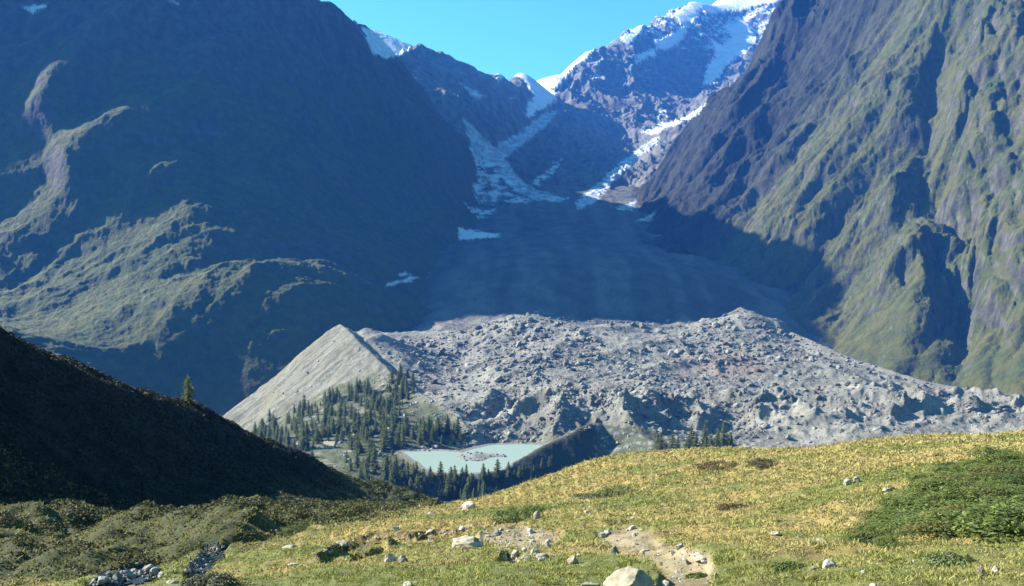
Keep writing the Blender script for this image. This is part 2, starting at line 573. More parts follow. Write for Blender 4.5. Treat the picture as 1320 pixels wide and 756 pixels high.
VP = [P(*p) for p in [
    # near rim of the lake and the wooded slope below it
    (480, 640, 860), (540, 645, 880), (600, 642, 905), (640, 640, 880), (560, 612, 945), (600, 612, 938), (636, 610, 930),
    (690, 690, 880), (750, 680, 910), (830, 640, 930), (900, 600, 900), (1000, 590, 930), (1100, 600, 900), (1320, 620, 850),
    # forest under the moraine
    (300, 575, 1150), (330, 600, 1000), (400, 612, 930), (450, 600, 960), (500, 604, 935), (510, 588, 1010), (430, 575, 1060), (380, 560, 1140), (470, 560, 1110),
    (540, 575, 1050), (580, 575, 1070), (200, 605, 1150), (100, 590, 1250), (0, 540, 1350), (-200, 520, 1400),
    (300, 580, 1400), (380, 538, 1700), (250, 550, 1600), (0, 500, 1750), (-300, 470, 1700),
    # lake floor
    (600, 592, 1015), (650, 585, 1030), (560, 596, 1000),
    # glacier front and the lit debris
    (635, 571, 1090), (672, 571, 1080), (705, 572, 1070), (640, 534, 1125), (690, 528, 1120), (620, 516, 1200), (690, 510, 1200), (750, 528, 1120), (760, 505, 1230), (820, 545, 1080), (810, 520, 1130),
    (560, 478, 1480), (520, 452, 1640), (484, 446, 1740), (540, 440, 1740), (620, 424, 1740), (690, 404, 1740), (730, 416, 1740), (800, 418, 1740), (880, 422, 1740), (930, 412, 1740), (955, 398, 1730),
    (640, 470, 1440), (700, 455, 1480), (800, 460, 1450), (900, 455, 1480), (960, 440, 1540), (1010, 424, 1620), (1100, 466, 1430), (1200, 496, 1290), (1320, 516, 1180), (1450, 530, 1100),
    (850, 540, 1120), (900, 520, 1170), (1000, 500, 1260), (1000, 545, 1090), (1100, 530, 1110), (1100, 572, 980), (1200, 545, 1060), (1320, 555, 1000), (1250, 575, 950), (950, 580, 980),
    # behind the right-hand moraine
    (1000, 475, 1900), (1100, 500, 1680), (1200, 535, 1520), (1320, 552, 1400), (1450, 565, 1300), (1000, 460, 2100), (1200, 525, 1750), (900, 445, 1950),
    # shaded glacier
    (480, 440, 1980), (540, 396, 2250), (620, 426, 1900), (690, 416, 1900), (800, 428, 1880), (880, 430, 1930), (930, 455, 2000), (690, 398, 2200), (800, 408, 2200), (580, 405, 2150),
    (600, 345, 2480), (700, 350, 2400), (800, 355, 2400), (880, 365, 2350), (620, 305, 2950), (700, 305, 2950), (790, 305, 2950), (840, 320, 2900),
    (650, 268, 3520), (700, 265, 3550), (760, 264, 3620), (820, 275, 3400), (650, 240, 4000), (720, 240, 4100), (800, 240, 4100),
    (437, 440, 1780),
]]
VP += [(-200, 420, -262), (0, 420, -262), (250, 420, -250), (-200, 650, -268), (0, 700, -268), (200, 650, -255), (500, 600, -235), (-600, 500, -280), (800, 500, -230), (-700, 1000, -320)]
MORAINE = [P(*p) for p in [(458, 452, 2000), (444, 434, 1720), (437, 417, 1600), (455, 432, 1520), (478, 455, 1440), (502, 478, 1370), (530, 500, 1290), (560, 516, 1220), (590, 536, 1150), (604, 552, 1110), (614, 572, 1078)]]
for x_, y_, z_ in MORAINE[2:9:2]:
    VP.append((x_ + 46, y_ + 20, z_ - 9))
tps_v = TPS(VP, 500.0, 0.0004)
CONE = [P(*p) for p in [(640, 606, 945), (665, 594, 965), (690, 582, 985), (730, 561, 1020), (760, 547, 1050), (775, 546, 1075)]]
CREST = [P(*p) for p in [(880, 424, 1830), (930, 409, 1765), (955, 396, 1730), (1010, 424, 1640), (1100, 463, 1440), (1200, 494, 1300), (1330, 515, 1170)]]
CONE2 = [P(*p) for p in [(775, 546, 1075), (815, 556, 1050), (850, 572, 1005), (866, 590, 950)]]


def ridge(x, y, pts, s_left, s_right, round_=2.0):
    d, par, side = sd_line(x, y, pts)
    zc = np.interp(par, np.arange(len(pts)), [p[2] for p in pts])
    d = np.sqrt(d * d + round_ * round_) - round_
    return zc - d * np.where(side > 0, s_right, s_left), d, side


def H_valley(x, y):
    z = tps_v(x, y)
    px, py = proj(x, y, z)
    w = 9 * fbm(x / 70, y / 70, 4, 0.5, seed=141)
    # hummocky debris
    front = np.exp(-((y - 1150) / 85.0) ** 2) * sstep(600, 640, px)
    dmo, pmo, smo = sd_line(x, y, MORAINE)
    lit = np.maximum(sstep(1040, 1110, y) * np.where(smo > 0, 0.0, sstep(0, 25, dmo)), sstep(860, 920, px) * sstep(840, 900, y))
    far = sstep(1700, 2100, y)
    wob = (ridged(x / 85 + .3, y / 95, 4, 0.5, seed=151) - 0.42)
    z = z + front * 34 * wob
    hum = (ridged(x / 190, y / 150, 5, 0.55, seed=161) - 0.4)
    z = z + lit * (1 - 0.5 * far) * (15 * hum + 2.4 * fbm(x / 16, y / 16, 4, 0.65, seed=165))
    z = z + far * (13 * fbm(x / 130, y / 110, 6, 0.62, seed=167))
    land = (1 - lit)
    z = z + land * (2.2 * fbm(x / 22, y / 22, 5, 0.6, seed=171))
    # the lateral moraine, straight raked outer slope
    m, d, side = ridge(x + 0.45 * w, y + 0.45 * w, MORAINE, 0.62, 0.80, 1.2)
    rill = perlin((x * 0.83 + y * 0.55) / 9.0, (x * -0.55 + y * 0.83) / 90.0, 173)
    gl = ridged((x * 0.39 - y * 0.92) / 46.0 + .2, d / 260, 3, 0.5, seed=175) - .4
    m = m + 1.3 * rill * sstep(0, 12, d) + 1.6 * fbm(x / 14, y / 14, 4, 0.6, seed=174) + 5.0 * gl * sstep(2, 40, d) + 2.5 * fbm(x / 45, y / 45, 2, seed=176)
    mm = m - 0.0
    z = np.where(mm > z, mm, z + 0.0)
    c, d, side = ridge(x + 0.5 * w, y + 0.5 * w, CREST, 0.55, 0.34, 3.0)
    z = np.maximum(z, c + 2.2 * fbm(x / 14, y / 14, 4, 0.6, seed=178))
    # the dark cone by the lake and the slope right of it
    z = z - 42 * np.exp(-((x - 58) / 48.0) ** 2 - ((y - 922) / 46.0) ** 2)
    c, d, side = ridge(x + 0.5 * w, y + 0.5 * w, CONE, 0.55, 0.72, 3.0)
    z = np.maximum(z, c + 2.2 * fbm(x / 22, y / 22, 5, 0.6, seed=181))
    c, d, side = ridge(x + 0.2 * w, y + 0.2 * w, CONE2, 0.5, 0.42, 2.0)
    z = np.maximum(z, c + 2.4 * fbm(x / 20, y / 20, 5, 0.6, seed=182))
    # lake basin
    near = (np.abs(x - 10) < 260) & (y > 850) & (y < 1250)
    if near.any():
        d = sd_poly(x[near], y[near], LAKE) + 1.5 * fbm(x[near] / 14, y[near] / 14, 3, seed=191)
        zn = z[near]
        zi = LAKE_Z - np.clip(-d * 0.25, 0, 5)
        zo = np.minimum(np.maximum(zn, LAKE_Z + np.clip(d, 0, 7) * 0.12 - np.clip(d - 7, 0, 200) * 0.8), LAKE_Z + 0.1 + d * 1.6)
        zz = np.where(d < 0, zi, zo)
        di = sd_poly(x[near], y[near], ISLET) + 1.5 * fbm(x[near] / 6, y[near] / 6, 3, seed=192)
        zz = np.where(di < 2, np.maximum(zz, LAKE_Z + 1.1 - (di + 6) * 0.18 + .3 * fbm(x[near] / 3, y[near] / 3, 2, seed=9)), zz)
        z[near] = zz
    return z


# ------------------------------------------------------------------ NEAR GROUND
GP = [P(*p) for p in [
    (660, 756, 9.5), (400, 756, 12), (300, 756, 16), (200, 756, 21), (100, 756, 26), (0, 756, 31), (-200, 756, 40),
    (600, 720, 16), (600, 690, 25), (600, 665, 45), (612, 652, 70),
    (1250, 756, 7), (1250, 700, 12), (1250, 650, 19), (1250, 600, 32), (1250, 562, 57), (1330, 559, 57), (1500, 556, 55), (1500, 650, 17),
    (950, 756, 8), (950, 700, 14.5), (950, 650, 28), (950, 610, 46), (950, 577, 73), (1100, 578, 66), (1180, 564, 60), (1100, 650, 22), (1100, 700, 13),
    (750, 756, 9), (750, 700, 18), (750, 650, 38), (840, 582, 79), (780, 591, 82), (720, 611, 83), (660, 634, 81),
    # stream hollow
    (0, 700, 50), (0, 665, 66), (150, 705, 42), (270, 718, 31), (170, 742, 25), (330, 700, 38), (430, 692, 34), (350, 682, 50), (420, 672, 64), (480, 668, 66), (540, 664, 72),
    (100, 675, 64), (220, 668, 78), (300, 664, 95), (400, 660, 115), (480, 655, 135), (540, 655, 125), (580, 662, 95), (500, 676, 55), (150, 656, 92), (0, 636, 79), (300, 655, 122), (450, 648, 185),
    # shaded hill
    (0, 428, 122), (60, 455, 132), (150, 492, 150), (240, 521, 168), (300, 545, 185), (380, 581, 205), (450, 621, 222), (0, 530, 100), (150, 575, 117), (300, 600, 150), (400, 630, 186),
    (500, 626, 222), (545, 640, 215), (560, 655, 205), (500, 645, 205),
]]
GP += [(0, 0, -1.62), (0, -20, 2.5), (20, 0, 0.5), (-20, 0, -5), (60, 0, 4), (60, -60, 14), (-60, -40, -4), (-40, 30, -13), (-62, 60, -5), (-95, 60, 2), (-66, 85, -4.5), (-110, 110, -12),  # left rise out of view, raised to stretch its shadow over the hollow
       (-150, 150, -25), (-90, 160, -36), (-85, 190, -48), (-75, 215, -62), (-60, 250, -85), (-20, 260, -92), (0, 235, -84), (0, 160, -62), (15, 115, -42), (45, 115, -33), (75, 105, -26), (100, 70, -12),
       (15, 200, -95), (60, 200, -85), (120, 170, -55), (0, 400, -235), (100, 400, -230), (200, 350, -180), (-150, 350, -180), (-100, 420, -240), (-250, 250, -90), (250, 150, -20), (-250, 0, 10), (250, -100, 40), (0, -300, 70), (-150, -200, 30)]
tps_g = TPS(GP, 40.0, 0.0003)
STREAM_PX = [[(118, 756), (150, 748), (178, 741), (200, 738)], [(248, 744), (262, 728), (272, 716), (286, 709)]]
TRAIL = [
    [(616, 694), (640, 684), (680, 682), (720, 690), (716, 700), (690, 704), (640, 702)],
    [(772, 690), (800, 682), (836, 686), (850, 702), (880, 708), (910, 716), (918, 735), (912, 760), (846, 760), (862, 738), (838, 720), (800, 708)],
]
BANK = [  # eroded edges: polyline in pixels
    [(405, 716), (428, 704), (450, 698), (476, 687), (500, 684)],
    [(440, 708), (470, 702), (490, 694), (520, 688), (560, 683), (590, 681), (618, 678)],
]


def hollow(x, y, r):
    xb = np.interp(y, [20, 34, 72, 110, 240], [-16, -8.5, -7.5, -2, 10])
    return sstep(xb + 1.5, xb - 4, x) * sstep(26, 38, r)


def near_noise(x, y, r):
    z = 0.55 * fbm(x / 14, y / 14, 3, seed=201) * sstep(6, 22, r)
    z = z + 0.30 * fbm(x / 3.2, y / 3.2, 3, 0.5, seed=211) * sstep(3, 10, r)
    z = z + 0.085 * fbm(x / 0.9, y / 0.9, 3, 0.55, seed=221) * sstep(150, 60, r)
    # hummocks of heath in the hollow
    hol = hollow(x, y, r) * sstep(270, 230, r)
    z = z + hol * (2.3 * (np.abs(perlin(x / 10 + .8 * perlin(x / 18, y / 18, 235), y / 15, 231)) - 0.25) + 0.9 * (np.abs(perlin(x / 3.4, y / 4.4, 233)) - .2)) * (1 - 0.5 * sstep(90, 130, y))
    z = z + hol * 0.25 * (1 - np.abs(perlin(x / 2.2, y / 2.2, 241)) * 1.7)
    return z


def H_near(x, y):
    r = np.hypot(x, y)
    z = tps_g(x, y)
    z = z + near_noise(x, y, r)
    px, py = proj(x, y, z)
    ok = (y > 5) & (y < 70)
    if ok.any():
        X, Y, Z = x[ok], y[ok], z[ok]
        qx, qy = px[ok] + 5 * fbm(X / 1.1, Y / 1.1, 3, seed=251), py[ok] + 2.5 * fbm(X / 1.1 + 7, Y / 1.1, 3, seed=252)
        for t in TRAIL:
            Z = Z - 0.13 * sstep(10, -3, sd_poly(qx, qy, t))
        for b in BANK:      # the uphill side stands, the downhill side is cut away
            d, par, side = sd_line(px[ok] * .7 + qx * .3, py[ok] * .6 + qy * .4, b)
            cut = np.where(side < 0, sstep(0, 2.6, d) * sstep(24, 5, d), 0) * (.75 + .5 * fbm(X / .6, Y / .6, 2, seed=253)) * sstep(0, .4, par) * sstep(len(b) - 1, len(b) - 1.4, par)
            Z = Z - 0.36 * cut
        for s in STREAM_PX:
            d, par, side = sd_line(qx, qy, s)
            Z = Z - 0.28 * sstep(14, 4, d)
        # hollow under the stones beside the path
        Z = Z - 0.30 * sstep(5, -5, sd_poly(qx, qy, [(640, 722), (654, 706), (672, 710), (668, 724)]))
        z[ok] = Z
    return z


print('setup', round(time.time() - T0, 1))
TH_ALL = theta_grid(-180, 180, 1250, nc=60)
A = Field(TH_ALL, 0.8, 440, 980, H_near)
B = Field(theta_grid(-62, 62, 1250, nc=40), 380, 4300, 900, H_valley)
C = Field(theta_grid(-75, -1, 800, fhi=-1, nc=70), 1420, 5200, 900, H_left)
D = Field(theta_grid(5, 70, 720, flo=5, nc=60), 1500, 5000, 900, H_right)
E = Field(theta_grid(-16, 24, 900, flo=-16, fhi=24), 3100, 11200, 800, H_far)
print('fields', round(time.time() - T0, 1))


# ------------------------------------------------------------------ colours of the big surfaces
#  left mountain
gx, gy = C.normals_slope()
sl = np.hypot(gx, gy)
n1 = fbm(C.X / 90, C.Y / 90, 5, 0.6, seed=301)
n2 = fbm(C.X / 25, C.Y / 25, 4, 0.6, seed=302)
turf = mixc((0.080, 0.088, 0.022), (0.050, 0.072, 0.018), sstep(-.3, .3, n1))
rock = mixc((0.06, 0.058, 0.05), (0.10, 0.096, 0.084), sstep(-.4, .4, n2))
slr = np.clip(sl, 0, 4) - blur(np.clip(sl, 0, 4), 26)
g = sstep(.5, -.15, slr + 0.5 * n1 + 0.2 * n2 - .32) * sstep(560, 300, C.Z + 150 * n1)
c = mixc(rock, turf, np.clip(g, 0, 1))
c, _ = put_snow(c, C.X, C.Y, C.Z, 60.0)
keepC = C.Z > B.sample(C.X, C.Y) - 90
keepC |= (C.Y < 1600) | (C.Y > 3600)
tag(C.build('mountain', c, M_MOUNT, keepC), kind='structure')
#  right mountain
gx, gy = D.normals_slope()
sl = np.hypot(gx, gy)
n1 = fbm(D.X / 80, D.Y / 80, 5, 0.6, seed=311)
n2 = fbm(D.X / 22, D.Y / 22, 4, 0.65, seed=312)
turf = mixc((0.128, 0.126, 0.034), (0.082, 0.105, 0.027), sstep(-.3, .3, n1 + .3 * n2))
rock = mixc((0.055, 0.053, 0.040), (0.17, 0.16, 0.125), sstep(-.4, .4, n2))
slr = np.clip(sl, 0, 4) - blur(np.clip(sl, 0, 4), 26)
g = sstep(.45, -.15, slr + 0.7 * n1 + 0.15 * n2 - .36) * sstep(1000, 700, D.Z + 200 * n1)
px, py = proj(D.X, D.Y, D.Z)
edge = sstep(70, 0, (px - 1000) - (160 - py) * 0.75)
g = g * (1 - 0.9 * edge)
c = mixc(rock * (1 - edge[..., None] * np.array([.12, 0, .15])), turf, np.clip(g, 0, 1)) * (0.70 - .46 * edge)[..., None]  # edge: darker bare rock, with the edge's shade painted in too
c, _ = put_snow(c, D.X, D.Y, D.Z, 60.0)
keepD = D.Z > B.sample(D.X, D.Y) - 90
keepD |= (D.Y < 1700) | (D.Y > 3600)
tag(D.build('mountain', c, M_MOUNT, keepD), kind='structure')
#  far peaks
n1 = fbm(E.X / 120, E.Y / 120, 5, 0.6, seed=321)
n2 = fbm(E.X / 35, E.Y / 35, 4, 0.65, seed=322)
rock = mixc((0.10, 0.098, 0.085), (0.21, 0.20, 0.172), sstep(-.4, .4, n2 + .4 * n1))
c, _ = put_snow(rock, E.X, E.Y, E.Z, 90.0)
gx, gy = E.normals_slope()
hi = sstep(1250, 1500, E.Z + 260 * n1) * sstep(1.1, 0.7, np.hypot(gx, gy) + .4 * n2)
c = mixc(c, (0.83, 0.85, 0.88), hi)
led = np.clip(np.hypot(gx, gy), 0, 4)
led = sstep(-.35, -.7, led - blur(led, 14) + .25 * n2) * sstep(420, 700, E.Z + 200 * n1) * sstep(4700, 5100, E.Y)
c = mixc(c, (0.80, 0.83, 0.87), .6 * led)
tag(E.build('mountain', c, M_FAR), kind='structure')
#  valley
px, py = proj(B.X, B.Y, B.Z)
n1 = fbm(B.X / 60, B.Y / 60, 5, 0.6, seed=331)
n2 = fbm(B.X / 9, B.Y / 9, 4, 0.65, seed=332)
deb = mixc((0.15, 0.142, 0.12), (0.265, 0.25, 0.215), sstep(-.4, .4, n1 + .5 * n2))
m, dm, sidem = ridge(B.X, B.Y, MORAINE, 0.62, 0.80, 2.0)
red = sstep(14, -14, sd_poly(px + 14 * n1, py + 8 * n2, [(870, 470), (930, 460), (985, 470), (1000, 482), (930, 480), (880, 482)]))
deb = mixc(deb, (0.21, 0.16, 0.145), 0.8 * red)
along = B.X * 0.39 - B.Y * 0.92
strp = perlin(along / 7 + .3 * n2, dm / 160, 335) + .6 * perlin(along / 2.6, dm / 90, 336)
mor = mixc((0.12, 0.115, 0.085), (0.235, 0.222, 0.18), sstep(-.5, .4, strp + .6 * n2))
bands = sstep(.35, .6, perlin(along / 22 + 5.3, dm / 400, 340) + .25 * n2) * sstep(4, 20, dm)
mor = mixc(mor * .9, (0.085, 0.085, 0.06), .75 * bands)
mor = mixc(mor, (0.07, 0.08, 0.035), .8 * sstep(.28, .42, fbm(B.X / 14, B.Y / 14, 4, .6, seed=341)) * sstep(0.1, .9, dm / 90))
mor = mixc(mor, (0.20, 0.19, 0.10), sstep(0.05, 0.3, n1) * 0.7 * sstep(430, 330, px + (py - 500) * 1.0))
moz = sstep(-4, 2, m - B.Z + 2.5) * (sidem > 0)
grs = mixc((0.06, 0.065, 0.03), (0.12, 0.115, 0.06), sstep(-.3, .3, n2))
grs = mixc(grs, (0.28, 0.27, 0.25), sstep(0.2, 0.4, fbm(B.X / 26, B.Y / 26, 4, seed=333)))
land = 1 - np.maximum(sstep(1040, 1110, B.Y) * (sidem < 0), sstep(850, 905, px + 25 * n1) * sstep(840, 880, B.Y))
strg = perlin((B.X + 25 * fbm(B.X / 300, B.Y / 300, 2, seed=337)) / 46, B.Y / 900, 338) + .6 * n2
deb = deb * (1 - sstep(1850, 2200, B.Y) * (0.38 + 0.22 * sstep(-.3, .4, strg)))[..., None]  # shade painted into the far debris by darkening it, plus flow stripes
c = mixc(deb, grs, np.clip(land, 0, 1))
wood = sstep(8, -12, sd_poly(px + 10 * n1, py + 6 * n2, [(322, 552), (400, 515), (450, 492), (500, 476), (530, 500), (600, 545), (614, 570), (560, 578), (505, 590), (500, 640), (440, 625), (360, 590)]))
c = mixc(c, mor, moz)
c = mixc(c, mixc((0.05, 0.062, 0.026), (0.11, 0.12, 0.05), sstep(-.3, .3, n2)), wood * sstep(-.35, .15, n1 + .5 * n2) * .85)
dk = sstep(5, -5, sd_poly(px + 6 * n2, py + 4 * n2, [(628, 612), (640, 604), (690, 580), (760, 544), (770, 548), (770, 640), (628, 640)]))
c = mixc(c, (0.045, 0.048, 0.030), dk)  # shade of the cone's flank painted as a dark colour
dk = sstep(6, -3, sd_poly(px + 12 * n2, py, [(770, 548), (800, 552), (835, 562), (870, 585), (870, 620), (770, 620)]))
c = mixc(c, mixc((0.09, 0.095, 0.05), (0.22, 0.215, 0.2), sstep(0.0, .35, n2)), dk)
dl = np.full(B.X.shape, 1e3)
nr_ = (np.abs(B.X - 10) < 260) & (B.Y > 850) & (B.Y < 1250)
dl[nr_] = sd_poly(B.X[nr_], B.Y[nr_], LAKE)
c = mixc(c, (0.24, 0.235, 0.21), sstep(9, 2, dl + 5 * n2))
c, _ = put_snow(c, B.X, B.Y, B.Z, 45.0)
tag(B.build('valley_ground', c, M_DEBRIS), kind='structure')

#  near ground
px, py = proj(A.X, A.Y, A.Z)
r = np.hypot(A.X, A.Y)
n1 = fbm(A.X / 7, A.Y / 7, 4, 0.55, seed=341)
n2 = fbm(A.X / 0.9, A.Y / 0.9, 4, 0.6, seed=342)
gold = sstep(-.25, .35, 1.5 * n1 + .45 * n2 + 0.40 * sstep(18, 60, r) - 0.10)
c = mixc((0.125, 0.135, 0.035), (0.30, 0.215, 0.075), gold)
c = mixc(c, (0.075, 0.062, 0.03), sstep(0.18, 0.42, n2) * 0.6)
hol = hollow(A.X, A.Y, r)
c = mixc(c, mixc((0.034, 0.044, 0.013), (0.062, 0.058, 0.020), sstep(-.2, .3, n2)), hol)
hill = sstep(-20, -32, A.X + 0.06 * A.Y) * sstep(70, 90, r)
c = mixc(c, mixc((0.010, 0.012, 0.006), (0.02, 0.018, 0.009), sstep(-.2, .3, n1)), hill)  # near-black turf: the hill's shade is put into its colour
ok = (A.Y > 5) & (A.Y < 70)
qx, qy = px + 6 * n2, py + 3 * fbm(A.X / 0.7 + 7, A.Y / 0.7, 3, seed=343)
tm = np.zeros(A.X.shape)
for t in TRAIL:
    tm[ok] = np.maximum(tm[ok], sstep(10, -3, sd_poly(qx[ok], qy[ok], t)))
c = mixc(c, mixc((0.31, 0.245, 0.155), (0.19, 0.15, 0.085), sstep(-.3, .4, n2)), tm)
bk = np.zeros(A.X.shape)
for b in BANK:
    d, par, side = sd_line(px[ok] * .7 + qx[ok] * .3, py[ok] * .6 + qy[ok] * .4, b)
    bk[ok] = np.maximum(bk[ok], sstep(5.0, 3.0, d) * sstep(-1.2, .4, -side * d))
c = mixc(c, (0.06, 0.042, 0.026), bk)
st = np.zeros(A.X.shape)
for s in STREAM_PX:
    d, par, side = sd_line(qx[ok], qy[ok], s)
    st[ok] = np.maximum(st[ok], sstep(12, 7, d + 5 * fbm(A.X[ok] / .5, A.Y[ok] / .5, 3, seed=345) + 6 * sstep(.5, 0, par) + 6 * sstep(len(s) - 1.5, len(s) - 1, par)))
c = mixc(c, (0.20, 0.19, 0.17), st)
GRASS_BLOCK = np.maximum(np.maximum(tm, bk), st)
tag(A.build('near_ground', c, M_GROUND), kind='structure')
print('surfaces', round(time.time() - T0, 1))

# ------------------------------------------------------------------ rocks
import bmesh


def ico(sub):
    bm = bmesh.new()
    bmesh.ops.create_icosphere(bm, subdivisions=sub, radius=1.0)
    V = np.array([v.co[:] for v in bm.verts])
    Fc = np.array([[v.index for v in f.verts] for f in bm.faces])
    bm.free()
    return V, Fc


ICO = {k: ico(k) for k in (1, 2, 3, 4)}


def rock_shape(sub, seed, cuts=9, rough=0.10):
    """an angular boulder: a ball cut by random planes, then roughened; z from -0.35 up"""
    g = np.random.default_rng(seed)
    V, Fc = ICO[sub]
    V = V.copy()
    for _ in range(cuts):
        n = g.normal(size=3)
        n[2] = abs(n[2]) * 0.8
        n /= np.linalg.norm(n)
        k = g.uniform(0.50, 0.85)
        d = V @ n - k
        V -= np.where(d > 0, d, 0)[:, None] * n * 0.94
    if sub >= 2:
        o = g.uniform(0, 50)
        for f_, a_ in ((1.6, rough), (4.0, rough * .5), (9.0, rough * .28)):
            k = 1 + a_ * (perlin(V[:, 0] * f_ + o, V[:, 1] * f_ + V[:, 2] * f_ * 1.3, 5) + perlin(V[:, 2] * f_ - o, V[:, 0] * f_ - V[:, 1] * f_, 6))
            V = V * k[:, None]
    return V, Fc


def scatter_rocks(name, pos, size, seed, mat, cols, flat=(0.5, 0.85), sub=1, sink=0.25):
    g = np.random.default_rng(seed)
    protos = [rock_shape(sub, seed * 31 + i, 6) for i in range(10)]
    Fc = ICO[sub][1]
    nv = len(protos[0][0])
    n = len(pos)
    PV = np.stack([p[0] for p in protos])
    k = g.integers(0, len(protos), n)
    V = PV[k]                                                         # n, nv, 3
    a = g.uniform(0, 2 * np.pi, n)
    sx = size * g.uniform(0.75, 1.3, n)
    sy = size * g.uniform(0.75, 1.3, n)
    sz = size * g.uniform(*flat, n)
    x, y, z = V[..., 0] * sx[:, None], V[..., 1] * sy[:, None], V[..., 2] * sz[:, None]
    tl = g.normal(0, 0.3, (n, 2))
    z = z + x * tl[:, :1] + y * tl[:, 1:]
    c, s = np.cos(a)[:, None], np.sin(a)[:, None]
    W = np.stack([pos[:, :1] + c * x - s * y, pos[:, 1:2] + s * x + c * y, pos[:, 2:] + z + (0.5 - sink) * sz[:, None]], -1).reshape(-1, 3)
    FF = (Fc[None] + (np.arange(n) * nv)[:, None, None]).reshape(-1, 3)
    C_ = np.repeat(cols, nv, 0)
    return link(name, mesh_np(name, W, FF, False, C_, mat))


def in_poly_px(poly, n, rng):
    a = np.array(poly, float)
    lo, hi = a.min(0), a.max(0)
    out = np.zeros((0, 2))
    while len(out) < n:
        q = rng.uniform(lo, hi, (n * 2, 2))
        out = np.concatenate([out, q[sd_poly(q[:, 0], q[:, 1], poly) < 0]])
    return out[:n]


M_ROCKS = attr_mat('loose_rock', 0.6, 0.4, 0.9, 0.8, 1.2, 1.5, 0.5)
M_STONE = attr_mat('lichened_boulder_stone', 7.0, 0.5, 0.9, 0.62, 1.3, 12.0, 0.03)

#  debris blocks on the glacier
g_ = np.random.default_rng(11)
DEB = [(600, 560), (560, 515), (500, 465), (486, 446), (560, 432), (690, 402), (760, 414), (900, 416), (955, 400), (1100, 464), (1320, 516), (1320, 556), (1190, 560), (1100, 575), (900, 575), (790, 545), (700, 572), (640, 572)]
q = in_poly_px(DEB, 24000, g_)
h = B.hit(q[:, 0], q[:, 1], 900, 2300, 420)
ok = np.isfinite(h[:, 0])
h, q = h[ok], q[ok]
cl = fbm(h[:, 0] / 70, h[:, 1] / 70, 3, seed=401)
keep = g_.random(len(h)) < sstep(-.45, .25, cl + 0.0006 * (h[:, 1] - 1200)) * (1 - .75 * sstep(930, 1010, q[:, 0]) * sstep(455, 480, q[:, 1]) - .85 * sstep(14, -8, sd_poly(q[:, 0], q[:, 1], [(745, 418), (880, 424), (860, 446), (780, 440)]))) + .08
h, q = h[keep], q[keep]
size = np.clip(0.85 * g_.pareto(2.2, len(h)) + 0.5, 0.45, 6.0) * (h[:, 1] / 1300)
tone = g_.uniform(0.11, 0.31, len(h))
col = np.stack([tone, tone * .955, tone * .85], 1)
rd = (sstep(16, -10, sd_poly(q[:, 0], q[:, 1], [(870, 470), (930, 455), (985, 466), (1000, 482), (930, 482), (880, 482)])) > g_.random(len(h))) | (g_.random(len(h)) < .07)
col[rd] *= np.array([0.85, 0.66, 0.6])
tag(scatter_rocks('debris_rubble', h, size, 21, M_ROCKS, col), 'grey broken rock covering the sunlit tongue of the glacier', 'rubble', kind='stuff')

#  the largest blocks on it, each its own object
big_px = in_poly_px(DEB, 46, g_)
hb = B.hit(big_px[:, 0], big_px[:, 1], 900, 2300, 420)
boulder_meshes = []
for i in range(7):
    V, Fc = rock_shape(3, 900 + i, 10, 0.07)
    t = [0.34, 0.27, 0.22, 0.30, 0.38, 0.2, 0.26][i]
    boulder_meshes.append(mesh_np('glacier_boulder', V, Fc, False, np.tile((t, t * .985, t * .96), (len(V), 1)), M_ROCKS))
for i, p in enumerate(hb):
    if not np.isfinite(p[0]):
        continue
    o = link('glacier_boulder', boulder_meshes[i % 7], None, p)
    s = g_.uniform(2.2, 4.6) * p[1] / 1300
    o.scale = (s * g_.uniform(.8, 1.3), s, s * g_.uniform(.6, .9))
    o.rotation_euler = (0, 0, g_.uniform(0, 6.28))
    tag(o, 'large grey block lying among the rubble of the debris covered glacier', 'boulder', 'large blocks on the glacier')

#  rocks between the trees and on the foot of the moraine, and the stones of the islet
FOR = [(322, 552), (400, 515), (450, 492), (500, 476), (530, 500), (600, 545), (614, 570), (560, 578), (505, 590), (500, 610), (440, 605), (380, 585)]
q = in_poly_px(FOR, 2600, g_)
q = np.concatenate([q, in_poly_px([(500, 480), (530, 495), (610, 560), (590, 572), (540, 540)], 900, g_), in_poly_px([(775, 552), (870, 575), (870, 595), (775, 600)], 260, g_), in_poly_px([(515, 574), (560, 575), (600, 578), (615, 572), (560, 582), (520, 582)], 260, g_)])
q = np.concatenate([q, in_poly_px([(437, 424), (478, 460), (505, 482), (440, 512), (330, 545), (312, 540)], 420, g_), in_poly_px([(462, 444), (480, 452), (476, 466), (464, 458)], 40, g_)])
h = B.hit(q[:, 0], q[:, 1], 800, 1800, 420)
h = h[np.isfinite(h[:, 0])]
cl = fbm(h[:, 0] / 30, h[:, 1] / 30, 3, seed=402)
h = h[g_.random(len(h)) < sstep(-.25, .3, cl)]
size = np.clip(0.5 * g_.pareto(2.2, len(h)) + 0.45, 0.4, 3.2)
t = g_.uniform(0.26, 0.44, len(h))
tag(scatter_rocks('slope_rubble', h, size, 22, M_ROCKS, np.stack([t, t * .98, t * .94], 1)), 'pale loose rocks strewn over the wooded foot of the moraine', 'rubble', kind='stuff')
q = in_poly_px([(590, 588), (602, 582), (652, 585), (650, 590), (620, 595), (600, 594)], 26, g_)
lab = 'dark rock standing on the grey islet in the lake'
imesh = [mesh_np('islet_rock', *rock_shape(2, 950 + i, 8, .08), False, np.tile((.2, .195, .185), (len(ICO[2][0]), 1)), M_ROCKS) for i in range(4)]
